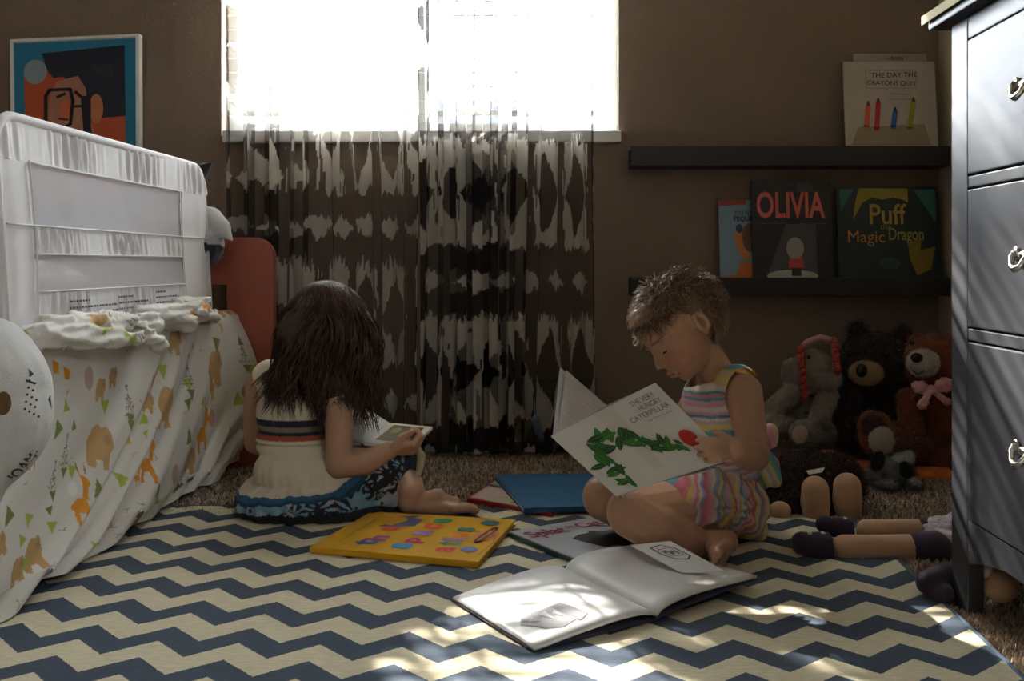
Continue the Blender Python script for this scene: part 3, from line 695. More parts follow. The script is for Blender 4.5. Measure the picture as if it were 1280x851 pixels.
for i in range(70): x, y = rng.uniform(0, 1.6), rng.uniform(.3, .8); fill(T([(0, 1), (.12, 0), (.5, -.8), (.1, -.2), (-.3, -.8), (-.06, 0)], x, y, .012, rng.uniform(0, 6)), (.33, .30, .22))
def samp(y, t): return canvas[np.clip((t/RS).astype(int), 0, CHh-1), np.clip(((y-1.0)/RS).astype(int), 0, CWm1)]
CWm1 = CW-1
m_cotton = mat('printed_cotton', attr=True, rough=.9, bump=.25, bscale=500)
def quilt():
    nS, nT = 640, 340; s = np.linspace(1.02, 2.472, nS); t = np.linspace(.02, .715, nT); S, Tt = np.meshgrid(s, t)
    X = np.empty_like(S); Z = np.empty_like(S); R = .03; top = .30-R; arc = R*math.pi/2
    a = Tt <= top; b = (Tt > top) & (Tt <= top+arc); c = Tt > top+arc
    X[a] = -.862-R-(top-Tt[a]); Z[a] = .428
    th = (Tt[b]-top)/R; X[b] = -.862-R+R*np.sin(th); Z[b] = .428-R+R*np.cos(th)
    X[c] = -.862; Z[c] = .428-R-(Tt[c]-top-arc)
    Z = np.maximum(Z, .010); h = np.clip((.40-Z)/.39, 0, 1); side = (Tt > top+arc*.4)
    u = S+.30*h+.25*h*h
    ph = 2*np.pi*(4.3*u+.3*np.sin(u*9))
    d = (.003+.020*h**.8)*(.5+.5*np.sin(ph))+(.001+.006*h)*(.5+.5*np.sin(2.3*ph+1.3+3*np.sin(S*6)))
    fe_ = np.exp(-((2.472-S)/.10)**2); d = d*(1-.5*fe_)+.055*fe_*np.sin(np.pi*np.clip(h*1.1, 0, 1))
    d += .015*h*np.exp(-((S-1.3)/.3)**2)
    X = X+np.where(side, d, 0); X = X-np.where(Z < .05, (.05-Z)*.35, 0)
    Z = Z+np.where(a, .004*np.sin(S*40+X*30)*np.sin(X*50), 0)
    Z = Z+np.where(h > .9, .016*(.5+.5*np.sin(S*21+1)), 0)
    idx = np.arange(nS*nT).reshape(nT, nS); Fq = np.stack([idx[:-1, :-1], idx[:-1, 1:], idx[1:, 1:], idx[1:, :-1]], -1).reshape(-1, 4)
    me = mesh('quilt', np.stack([X, S, Z], -1).reshape(-1, 3), Fq); setcol(me, samp(S.ravel(), Tt.ravel()))
    o = obj('quilt', me, m_cotton, None, True); tag(o, 'white cotton cover printed with bears, deer and tents, hanging down the bed side', 'bed cover')
    return o
quilt()
# rumpled edge of the same cloth heaped against the rail
def rumple():
    r = np.random.default_rng(4); pr = []
    ys = np.linspace(1.49, 2.24, 15)
    for i, y in enumerate(ys[:-1]):
        z = .430+.008*math.sin(i*1.7); x = -.846+.012*math.sin(i*2.3)
        pr += CAP((x-.012, y-.02, z+.004), (x+.006, ys[i+1]+.02, .429+.008*math.sin(i*1.7+1.7)), .019+.005*math.sin(i*1.3), .018+.005*math.sin(i*1.3+1.3))
    for a, b, r0 in (((-.84, 1.48, .435), (-.80, 1.74, .408), .019), ((-.845, 1.6, .450), (-.825, 1.86, .437), .016), ((-.845, 1.86, .446), (-.84, 2.06, .444), .019), ((-.85, 2.05, .45), (-.85, 2.2, .455), .022), ((-.815, 1.79, .42), (-.808, 1.86, .385), .016)): pr += CAP(a, b, r0, r0*.8)
    def dp(co, no):
        q = co*np.array([55, 11, 80]); n = np.abs(vnoise(q)-.5)*2; n2 = np.abs(vnoise(co*np.array([120, 55, 170])+7)-.5)*2; return co+no*(.011*(1-n)**2-.006+.0025*(1-n2)**2)[:, None]
    o = blob('folded_blanket', pr, m_cotton, None, vox=.004, it=2, disp=dp, colf=lambda co: samp((co[:, 1]*1.0), np.clip(.05+(.52-co[:, 2])*1.6+co[:, 0]*.3+.26, 0, .28)))
    tag(o, 'rumpled roll of the same animal print cotton heaped along the rail foot', 'blanket')
rumple()
# big white cushion bulging in at the left edge
from mathutils.bvhtree import BVHTree
def project(parent, polys, q, d, col, off=.0012, name='print'):
    """polys in uv of quad q, thrown along d onto the surface of the object parent"""
    me = parent.data; bvh = BVHTree.FromPolygons([v.co for v in me.vertices], [p.vertices[:] for p in me.polygons]); d = Vector(d).normalized()
    bm = bmesh.new()
    for P in polys:
        vs = [bm.verts.new((a, b, 0)) for a, b in P]
        if len(vs) > 2: bm.faces.new(vs)
    bmesh.ops.triangulate(bm, faces=bm.faces[:])
    for _ in range(2):
        es = [e for e in bm.edges if (e.verts[0].co-e.verts[1].co).length > .06]
        if es: bmesh.ops.subdivide_edges(bm, edges=es, cuts=1, use_grid_fill=False)
        bmesh.ops.triangulate(bm, faces=bm.faces[:])
    miss = []
    for v in bm.verts:
        p = q.at(v.co.x, v.co.y, .0); h = bvh.ray_cast(p-d*.3, d, 1.0)
        if h[0] is None: miss.append(v)
        else: v.co = h[0]-d*off
    if miss: bmesh.ops.delete(bm, geom=miss, context='VERTS')
    m2 = bpy.data.meshes.new(name); bm.to_mesh(m2); bm.free(); return obj(name, m2, flat(col), parent)
def textpolys(s, bold, u0, v0, u1, v1):
    v, f = textmesh(s, bold); return [[(u0+v[i][0]*(u1-u0), v0+v[i][1]*(v1-v0)) for i in P] for P in f]
def cushion():
    m = mat('soft_white_cotton', attr=True, rough=.95, bump=.3, bscale=300)
    pr = [E((-.815, 1.285, .350), (.074, .13, .125)), E((-.87, 1.26, .455), (.070, .11, .085)), E((-.835, 1.23, .27), (.078, .12, .11)), E((-.805, 1.29, .325), (.070, .11, .10))]
    def dp(co, no): return co+no*((vnoise(co*np.array([9, 6, 5]))-.5)*.03+(vnoise(co*np.array([30, 22, 14]))-.5)*.008)[:, None]
    def cf(co):
        c = np.tile([.50, .49, .47], (len(co), 1)); n = vnoise(co, 14); y = co[:, 1]; z = co[:, 2]; x = co[:, 0]
        px = 700+x/y*1150; py = 330+(.55-z)/y*1150
        c[(px < 24) & (py > 360+.6*px) & (py < 392+.4*px)] = (.05, .065, .11)
        return c
    o = blob('cushion', pr, m, None, vox=.005, it=6, disp=dp, colf=cf); tag(o, 'white cushion with dark letters and tan spots at the left edge, hanging over the bed', 'cushion')
    d = Vector((-.55, 1.2, -.1)); Yq = 1.22; q = Quad(W(0, 340, Yq), W(100, 340, Yq), W(100, 640, Yq), W(0, 640, Yq), (0, -1, 0))
    def tp(s, b, cx, cy, w, h, a): # rotated text in px of the quad
        v, f = textmesh(s, b); out = []
        for Pf in f:
            out.append([((cx+(v[i][0]-.5)*w*math.cos(a)-(v[i][1]-.5)*h*math.sin(a))/100, (cy+(v[i][0]-.5)*w*math.sin(a)+(v[i][1]-.5)*h*math.cos(a)-340)/300) for i in Pf])
        return out
    project(o, tp('JOAMI', .03, 24, 592, 46, 18, -.80), q, d, (20, 18, 14), name='lettering')
    project(o, [[(x/100, (y-340)/300) for x, y in circ(2, 505, 9, 15, 16)]], q, d, (92, 70, 38))
    dots = [[(x/100, (y-340)/300) for x, y in circ(30+i*5-k*1, 478+k*9+i*4, 1.4, 1.8, 6)] for k in range(5) for i in range(k//2+2)]
    project(o, dots, q, d, (34, 30, 26)); project(o, [[(x/100, (y-340)/300) for x, y in p] for p in ([(28, 462), (34, 470), (30, 474)], [(50, 505), (54, 520), (56, 512), (52, 500)], [(26, 476), (38, 482), (36, 484), (26, 479)])], q, d, (34, 30, 26))
cushion()
# black and white plush behind the rail
def orca():
    m = mat('plush_velour', attr=True, rough=1, bump=.6, bscale=600, sheen=.3)
    c = W(250, 262, 2.38)
    pr = [E((c.x-.06, 2.38, .60), (.12, .10, .09)), E((c.x-.02, 2.38, .66), (.05, .05, .06)),
          *CH_([(W(262, 275, 2.38), .035), (W(276, 285, 2.37), .026), (W(289, 299, 2.36), .006)]), *CH_([(W(240, 225, 2.40), .03), (W(254, 212, 2.40), .018), (W(265, 203, 2.40), .004)])]
    pr += CH_([(W(262, 300, 2.38), .03), (W(272, 308, 2.38), .018)])
    def cf(co):
        c = np.tile([.5, .5, .5], (len(co), 1)); px = 700+co[:, 0]/co[:, 1]*1150
        dark = (co[:, 2] > .74) | (co[:, 2] < .602-.25*(co[:, 0]+.89)); c[dark] = (.018, .018, .025); return c
    o = blob('whale_plush', pr, m, None, vox=.005, it=3, colf=cf); tag(o, 'black and white plush with pointed fins poking out behind the bed rail', 'plush toy')
orca()
pl = blob('pillow', [E((-1.42, 2.2, .505), (.28, .18, .07)), E((-1.42, 2.2, .505), (.31, .15, .04))], m_sheet, None, vox=.01, it=3)
tag(pl, 'white pillow lying on the bed behind the guard rail', 'pillow')

# ================================================================== BOOKS ON THE FLOOR
def QF(pts, hs):   # quad on the floor from four points given with heights
    return Quad(*[G(x, y, h) for (x, y), h in zip(pts, hs)], (0, 0, 1))
RUGH = .0085
# yellow picture book; its top edge lies at the left, lettering runs away from the viewer
def yellow():
    r = thing('picture_book', 'yellow hardback with multicoloured lettering, flat on the rug by the skirt', 'book'); h = RUGH+.0125
    q = QF([(387, 683), (464, 639), (645, 649), (598, 702)], [h]*4)      # TL=left near, u runs away, v runs right
    q.n = Vector((0, 0, 1)); fc = book(r, q, .012, (212, 160, 22), spine='left')
    def L(ch, u, v, s, c, w=None): w = w or s*.8; text(q, ch, u, v-s*.5, u+w*.95, v+s*.5, c, fc, .04)
    row = [('t', .13, .27, (70, 90, 160)), ('h', .25, .30, (160, 70, 150)), ('e', .50, .29, (215, 60, 35))]
    for (ch, u, v, c) in row: L(ch, u, v, .115 if ch == 'e' else .135, c, .13)
    poly_print(q, [[(.62, .26), (.80, .33), (.92, .26), (.84, .42), (.66, .42)], [(.60, .20), (.66, .22), (.62, .36)], [(.90, .22), (.96, .38), (.88, .34)]], (88, 92, 130), fc, name='rocket_print')
    for ch, u, v, c in (('s', .12, .50, (30, 140, 180)), ('p', .26, .54, (190, 40, 110)), ('a', .45, .52, (150, 100, 180)), ('c', .62, .535, (220, 70, 40)), ('e', .78, .55, (40, 140, 90))): L(ch, u, v, .12, c, .13)
    for ch, u, v, c in (('a', .13, .76, (215, 40, 40)), ('t', .27, .745, (60, 140, 140)), ('l', .385, .745, (160, 110, 180)), ('a', .475, .755, (230, 120, 30)), ('s', .61, .755, (50, 110, 90))): L(ch, u, v, .11 if ch in 'as' else .14, c, {'l': .055, 't': .09}.get(ch, .11))
    poly_print(q, [circ(.56, .91, .13, .075)], (210, 130, 60), fc, h=.0011, name='planet_print'); poly_print(q, [circ(.54, .92, .07, .05)], (180, 100, 45), fc, h=.0014)
    ring = circ(.56, .91, .19, .02, 28, .12)
    poly_print(q, stroke(ring+[ring[0]], .016, .7), (110, 60, 30), fc, h=.0017, name='ring_print')
    poly_print(q, [circ(.22, .89, .055, .05)], (110, 120, 170), fc, h=.0011); poly_print(q, [circ(.86, .86, .06, .06)], (30, 90, 110), fc, h=.0011)
    text(q, 'a journey through the solar system and beyond', .15, .10, .78, .135, (150, 100, 20), fc); 
    poly_print(q, stroke([(.12, .965), (.4, .99), (.7, .95)], .006, .7), (170, 110, 20), fc)
yellow()
# open white book in the foreground: two curved leaves on a board cover
def openbook():
    r = thing('open_book', 'open white picture book lying on the rug in the foreground', 'book')
    A, B = G(706, 711, RUGH+.012), G(821, 767, RUGH+.012)       # gutter far, near
    C, D = G(566, 746, RUGH+.006), G(668, 809, RUGH+.006)      # left outer far, near
    Ef, Fn = G(800, 680, RUGH+.024), G(946, 719, RUGH+.022)    # right outer far, near
    A2 = A
    def leaf(name, g0, g1, o0, o1, bulge, lift, m, dz=0, nu=22, nv=10, th=.0035):
        V = []; Fc = []
        for k in (0, 1):
            for j in range(nv):
                v = j/(nv-1); g = g0.lerp(g1, v); o = o0.lerp(o1, v)
                for i in range(nu):
                    u = i/(nu-1); p = g.lerp(o, u); z = bulge*math.sin(math.pi*u**.55)*(1-.25*v)+lift*u
                    V.append((p.x, p.y, p.z+z+dz-(th*(1 if k else 0))))
        n = nu*nv
        for j in range(nv-1):
            for i in range(nu-1):
                a = j*nu+i; Fc += [(a, a+1, a+1+nu, a+nu), (n+a, n+a+nu, n+a+nu+1, n+a+1)]
        ring = list(range(nu))+[j*nu+nu-1 for j in range(1, nv)]+[(nv-1)*nu+i for i in range(nu-2, -1, -1)]+[j*nu for j in range(nv-2, 0, -1)]
        for a, b in zip(ring, ring[1:]+ring[:1]): Fc.append((a, a+n, b+n, b))
        me = mesh(name, V, Fc); bm = bmesh.new(); bm.from_mesh(me); bmesh.ops.recalc_face_normals(bm, faces=bm.faces[:]); bm.to_mesh(me); bm.free()
        return obj(name, me, m, r, True)
    pg = mat('glossy_white_page', (.72, .72, .72), .42, bump=.05, bscale=300)
    Eg, Fg = Ef.copy(), Fn.copy()
    lp = leaf('left_pages', A, B, C, D, .014, 0, pg, th=.005)
    rp = leaf('right_pages', A, B, Eg, Fg, .016, 0, pg, th=.0045)
    cv = mat('navy_cover_board', (.03, .03, .06), .4)
    dn = Vector((0, 0, -.0095)); lo = lambda p, e: Vector((p.x, p.y, RUGH+.0005+e))
    leaf('left_cover', lo(A, .003), lo(B, .003), lo(C, .0016)+(C-A)*.015, lo(D, .0016)+(D-B)*.015, 0, 0, cv, th=.0016)
    leaf('right_cover', lo(A, .003), lo(B, .003), Eg+(Ef-A)*.012-Vector((0, 0, .006)), Fg+(Fn-B)*.012-Vector((0, 0, .006)), .004, 0, cv, th=.002)
    # drawing near the left outer corner, thrown down onto the page
    q = Quad(C+Vector((0, 0, .02)), A+Vector((0, 0, .02)), B+Vector((0, 0, .02)), D+Vector((0, 0, .02)), (0, 0, 1))
    project(lp, [[(.10, .70), (.16, .62), (.26, .60), (.42, .60), (.50, .66), (.44, .86), (.30, .90), (.20, .84), (.16, .76)]], q, (0, 0, -1), (150, 148, 152), .0008)
    project(lp, [[(.40, .60), (.50, .60), (.55, .84), (.44, .90)]], q, (0, 0, -1), (118, 116, 122), .0012)
    project(lp, [[(.16, .70), (.22, .66), (.24, .74)], [(.28, .66), (.34, .64), (.32, .78)], [(.36, .70), (.40, .66), (.40, .8)]], q, (0, 0, -1), (205, 203, 205), .0016)
    # flap standing on the far right page with a printed badge
    f0, f1, f2, f3 = W(788, 681, 1.60), W(838, 676, 1.592), W(906, 713, 1.520), W(852, 716, 1.527)
    fq = Quad(f0, f1, f2, f3, (0, 0, 1)); slab('flap', fq, .0012, pg, r, bev=0)
    b = [(.30, .16), (.62, .10), (.80, .22), (.84, .50), (.66, .60), (.40, .56), (.28, .38), (.30, .16)]
    poly_print(fq, stroke(b, .02, .5), (70, 62, 58), r, name='badge_print'); poly_print(fq, stroke([(.38, .24), (.7, .2), (.74, .46), (.44, .48), (.38, .24)], .012, .5), (100, 92, 86), r, name='badge_print')
    poly_print(fq, stroke([(.42, .36), (.5, .28), (.55, .42), (.62, .3), (.7, .4)], .03, .5), (110, 100, 95), r, name='badge_print')
openbook()
def splat():
    r = thing('picture_book', 'pale grey hardback with red lettering and a black animal, under the open book', 'book')
    h = RUGH+.0115
    q = QF([(636, 664), (775, 640), (885, 672), (744, 708)], [h]*4); q.n = Vector((0, 0, 1))
    fc = book(r, q, .011, (172, 174, 180), spine='left')
    for c in r.children:
        if c.name.startswith(('spine', 'back_cover')): c.data.materials[0] = mat('teal_board', (.03, .10, .10), .4)
    # stand-in: plain black cat-like silhouette shape and tail
    text(q, 'Splat', .04, .09, .36, .30, (130, 20, 42), fc, .03); text(q, 'the', .39, .11, .45, .17, (130, 20, 42), fc, .02); text(q, 'Cat', .47, .09, .68, .24, (130, 20, 42), fc, .03)
    poly_print(q, [[(.25, .42), (.34, .36), (.44, .36), (.46, .30), (.52, .38), (.75, .40), (.9, .46), (.9, .74), (.6, .74), (.40, .80), (.30, .70)]], (30, 29, 32), fc)
    poly_print(q, stroke([(.9, .5), (.8, .34), (.66, .30), (.60, .24)], .03, 1), (30, 29, 32), fc)
    poly_print(q, [circ(.36, .76, .05, .035)], (160, 160, 60), fc, h=.001)
splat()
def bluebook():
    r = thing('picture_book', 'plain blue hardback on the carpet between the two readers', 'book')
    q = QF([(618, 593), (748, 591), (748, 632), (655, 635)], [.030, .030, .026, .026]); q.n = Vector((0, 0, 1)); fc = book(r, q, .012, (44, 98, 142), spine='bottom', rough=.5)
    r2 = thing('picture_book', 'red-edged book with an illustrated cream cover, partly under the blue book', 'book')
    q = QF([(584, 622), (622, 596), (735, 614), (690, 642)], [.0155]*4); q.n = Vector((0, 0, 1)); fc = book(r2, q, .012, (170, 42, 52), spine='left')
    poly_print(q, [[(.03, .03), (.97, .03), (.97, .97), (.03, .97)]], (196, 186, 152), fc, h=.0006)
    poly_print(q, [[(.05, .05), (.6, .05), (.7, .3), (.3, .36), (.05, .22)]], (205, 178, 172), fc, h=.0009)
    poly_print(q, stroke([(.6, .05), (.55, .5), (.62, .95)], .05, .8), (60, 120, 120), fc, h=.0012); poly_print(q, [[(.30, .50), (.5, .55), (.35, .75)]], (160, 92, 50), fc, h=.0012)
    poly_print(q, stroke([(.1, .5), (.25, .62), (.2, .85)], .03, .8), (120, 60, 60), fc, h=.0012); poly_print(q, stroke([(.1, .9), (.5, .93), (.9, .9)], .03, .8), (180, 90, 60), fc, h=.0012)
bluebook()
# book leaning on the wall behind the curtain
def leaning():
    r = thing('picture_book', 'wide grey-green book with cartoon animals leaning on the wall behind the curtain', 'book')
    a, b = W(615, 473, 2.675), W(747, 473, 2.675); c, d = W(747, 560, 2.655), W(615, 560, 2.655); c.z = d.z = .006
    q = Quad(a, b, c, d, (0, -1, .05)); fc = book(r, q, .008, (86, 90, 62), spine='left')
    text(q, 'MONKEY', .05, .22, .42, .36, (40, 52, 30), fc, .02); text(q, 'BUSINESS', .50, .20, .96, .34, (40, 52, 30), fc, .02)
    poly_print(q, [[(0.02, .43), (.98, .40), (.98, .97), (.02, .97)]], (52, 38, 28), fc, h=.0007)
    poly_print(q, [[(.12, .40), (.32, .40), (.33, .62), (.12, .64)]], (150, 58, 36), fc, h=.001); poly_print(q, [circ(.20, .80, .12, .16)], (176, 128, 98), fc, h=.0013)
    poly_print(q, [circ(.17, .74, .05, .06)], (96, 40, 34), fc, h=.0016); poly_print(q, [circ(.15, .84, .02, .03), circ(.22, .83, .02, .03)], (215, 200, 180), fc, h=.0018)
    poly_print(q, [circ(.28, .70, .065, .10), [(.28, .62), (.42, .5), (.45, .56), (.34, .70)]], (120, 130, 60), fc, h=.0013); poly_print(q, [circ(.285, .71, .022, .03)], (30, 40, 20), fc, h=.0016)
    poly_print(q, [circ(.22, .93, .05, .05)], (185, 90, 50), fc, h=.0014); poly_print(q, [[(.02, .8), (.10, .75), (.12, .97), (.02, .97)]], (44, 44, 40), fc, h=.001)
    s = thing('book_stand', 'small slate blue folding stand on the carpet before the leaning book', 'book stand')
    mb = mat('slate_blue_plastic', (.10, .15, .22), .6)
    tube('leg', [W(669, 522, 2.52), G(680, 566, .006)], .011, mb, s, n=4); tube('leg', [G(690, 564, .006), W(704, 545, 2.50)], .010, mb, s, n=4); tube('crossbar', [G(680, 565, .008), G(704, 560, .010)], .012, mb, s, n=4)
leaning()

# ================================================================== PEOPLE
SKIN = np.array([.46, .265, .17])
m_skin = mat('skin', attr=True, rough=.5, bump=.08, bscale=500, sub=.12)
def frame(f, u):   # rows: forward, left, up
    f = Vector(f).normalized(); u = Vector(u); u = (u-f*u.dot(f)).normalized(); l = u.cross(f); return np.array([f, l, u])
def head_prims():
    """local cm: x forward, y left, z up; origin mid-skull at eye height"""
    p = [E((-1.0, 0, 2.6), (7.9, 6.7, 6.9)), E((1.6, 0, -.6), (6.0, 5.9, 6.2)), E((2.2, 0, -3.6), (4.9, 4.7, 4.6)), E((4.9, 0, 3.2), (2.7, 4.6, 3.2)),
         E((4.7, 0, -6.6), (1.7, 1.7, 1.4)), E((6.6, 0, -4.9), (1.15, 1.9, 1.1)), E((7.35, 0, -4.45), (.62, 1.35, .42)), E((7.2, 0, -5.25), (.60, 1.15, .45))]
    for s in (-1, 1):
        p += [E((3.9, 2.7*s, -3.2), (2.9, 2.4, 2.5)), E((7.6, .75*s, -2.55), (.75, .62, .5)), E((6.3, 2.3*s, 1.55), (1.1, 1.7, .55)),
              E((5.75, 2.5*s, .35), (1.15, 1.35, .62), basis((.3, 0, 1)))]
        # ear: rim of short capsules and a shallow bowl
        ce = np.array([-1.2, 6.15*s, -.4]); rim = []
        for k in range(9):
            t = math.radians(-60+k*34); rim.append((Vector((ce[0]-1.0*math.cos(t)*1.0-.25, ce[1]+.75*s, ce[2]+1.9*math.sin(t)+.3)), .42 if k < 7 else .5))
        p += CH_(rim)+[E((ce[0]-.3, ce[1]+.1*s, ce[2]+.1), (1.1, .5, 1.6)), E((ce[0]+.2, ce[1]+.6*s, ce[2]-1.6), (.6, .45, .7)), E((ce[0]+.8, ce[1]+.45*s, ce[2]), (.4, .5, .45))]
    p += CAP((6.7, 0, .9), (8.15, 0, -1.9), .55, .75)+[E((8.2, 0, -2.2), (.75, .85, .65))]
    return p
def head_col(co, o, B, s, base, brow):
    L = (co-np.array(o))@np.array(B).T/s; c = base
    x, y, z = L.T; near = (np.abs(x) < 12) & (np.abs(y) < 9) & (np.abs(z) < 12)
    lip = near & (x > 6.4) & ((np.abs(y)/1.45)**2+((z+4.85)/.78)**2 < 1); c[lip] = (.42, .18, .14)
    mid = lip & (np.abs(z+4.86) < .12); c[mid] = (.22, .07, .06)
    ck = near & (x > 1); w = np.exp(-(((np.abs(y)-3.6)/1.8)**2+((z+3.0)/1.8)**2))*ck; c += w[:, None]*np.array([.05, -.03, -.03])
    br = near & (x > 3) & (((np.abs(y)-2.6)/1.7)**2+((z-2.0-.12*(np.abs(y)-1.5))/.28)**2 < 1); c[br] = c[br]*.35+np.array(brow)*.65
    nos = near & (x > 7) & (((np.abs(y)-.6)/.28)**2+((z+3.0)/.22)**2 < 1); c[nos] *= .85
    ear = near & (np.abs(y) > 6.0) & (((x+1.3)/.7)**2+((z+.1)/1.1)**2 < 1); c[ear] *= .62
    return c
def eyes(root, o, B, s, iris, down=.6):
    mw = mat('eye_white', (.7, .66, .62), .2); mi = mat('iris', iris, .1); ml = mat('eyelash', (.02, .012, .01), .8)
    for sd in (-1, 1):
        e = blob('eye', xf([E((5.55, 2.45*sd, -.25), (1.05, 1.05, .85))], o, B, s), mw, root, vox=.0014, it=1)
        obj('iris', mesh('iris', *xf([E((6.28, 2.45*sd, -.62), (.42, .48, .36))], o, B, s)[0]), mi, e, True)
        lash = [Vector((5.9+.55*math.cos(t*1.2), (2.45+1.25*math.sin(t))*sd, -.18-.25*math.cos(t))) for t in np.linspace(-1.1, 1.3, 8)]
        pts = [Vector(np.array([p.x+.35, p.y, p.z])*s@np.array(B)+np.array(o)) for p in lash]
        tube('eyelashes', pts, .0011, ml, e, n=5, radii=[.0008, .0014, .002, .002, .002, .0018, .0014, .0007])
def hand_prims(w, d, n, L, side=1, curl=(.5, .7, .5), thumb=None, spread=.05):
    """w wrist, d finger direction, n direction the palm faces, side: +1 thumb towards d x n"""
    d = Vector(d).normalized(); n = Vector(n); n = (n-d*n.dot(d)).normalized(); s = d.cross(n)*side; w = Vector(w); p = []
    r = L*.058
    bas = [(.30, .46), (.10, .50), (-.10, .48), (-.28, .43)]
    for (a, b) in bas: p += CAP(w+s*a*.4*L*.6+d*.05*L, w+s*a*L*.62+d*b*L, L*.095, L*.078)
    p += [E(w+d*.25*L, (L*.25, L*.16, L*.085), np.array([s.cross(n).normalized()*1.0, s, n]))]
    ln = [.92, 1.0, .95, .76]; sp = [spread, spread*.3, -spread*.3, -spread]
    for k, (a, b) in enumerate(bas):
        q = w+s*a*L*.66+d*b*L; dr = (d+s*sp[k]).normalized(); pts = [(q, r*1.15)]; ang = 0
        for j, seg in enumerate((.24, .15, .12)):
            ang += curl[j]*(1+.06*k); v = dr*math.cos(ang)+n*math.sin(ang); q = q+v*seg*L*ln[k]; pts.append((q, r*(1.05-.1*j)))
        p += CH_(pts)
    t = thumb or (.55, .55, .45)   # components along d, s, n
    td = (d*t[0]+s*t[1]+n*t[2]).normalized(); a = w+s*.16*L+d*.10*L; b_ = a+td*.24*L+s*.03*L; c_ = b_+(td*.8+d*.5).normalized()*.17*L
    p += CH_([(a, r*1.5), (b_, r*1.25), (c_, r*1.0)])
    return p
def foot_prims(h, d, u, L, side=1):
    """h heel centre, d heel->toes, u towards the instep; side: +1 big toe towards d x u"""
    d = Vector(d).normalized(); u = Vector(u); u = (u-d*u.dot(d)).normalized(); s = d.cross(u)*side; h = Vector(h); p = [E(h, (L*.13, L*.12, L*.13), basis(d))]
    p += CAP(h, h+d*.38*L+u*.08*L, L*.125, L*.115)
    p += CAP(h+d*.05*L-u*.03*L, h+d*.62*L+s*.10*L-u*.06*L, L*.11, L*.085)+CAP(h+d*.05*L-u*.04*L, h+d*.58*L-s*.12*L-u*.07*L, L*.10, L*.072)+CAP(h+d*.3*L+u*.08*L, h+d*.62*L, L*.10, L*.08)
    for k in range(5):
        a = .17-.085*k; l = (.90, .90, .86, .81, .74)[k]; r = (.062, .044, .042, .040, .036)[k]*L
        b = h+d*.62*L+s*a*L-u*.06*L
        p += CH_([(b, r*1.15), (h+d*(l-.04)*L+s*a*1.12*L-u*.045*L, r*.95), (h+d*l*L+s*a*1.14*L-u*.075*L, r)])
    return p
def strands(name, P, R_, m, parent, cols=None):
    """P: n x k x 3 polylines, R_: k radii"""
    n, k, _ = P.shape; T_ = np.gradient(P, axis=1); T_ /= np.linalg.norm(T_, axis=2)[..., None]+1e-9
    A = np.cross(T_, np.array([.3, .5, .81])); A /= np.linalg.norm(A, axis=2)[..., None]+1e-9; Bv = np.cross(T_, A)
    V = np.stack([P+(A*math.cos(a)+Bv*math.sin(a))*np.array(R_)[None, :, None] for a in (0, 2.094, 4.189)], 2)
    i = np.arange(n)[:, None, None]*k*3; j = np.arange(k-1)[None, :, None]*3; c = np.arange(3)[None, None, :]; c2 = (c+1) % 3
    Fq = np.stack([i+j+c, i+j+c2, i+j+3+c2, i+j+3+c], -1).reshape(-1, 4)
    me = mesh(name, V.reshape(-1, 3), Fq)
    if cols is not None: setcol(me, np.repeat(cols, k*3, 0))
    o = obj(name, me, m, parent, True); o['kind'] = 'stuff'; return o
def hairmat(name, rough=.38): return mat(name, attr=True, rough=rough, spec=.4, bump=.35, bscale=250, stretch=(1, 1, .3))

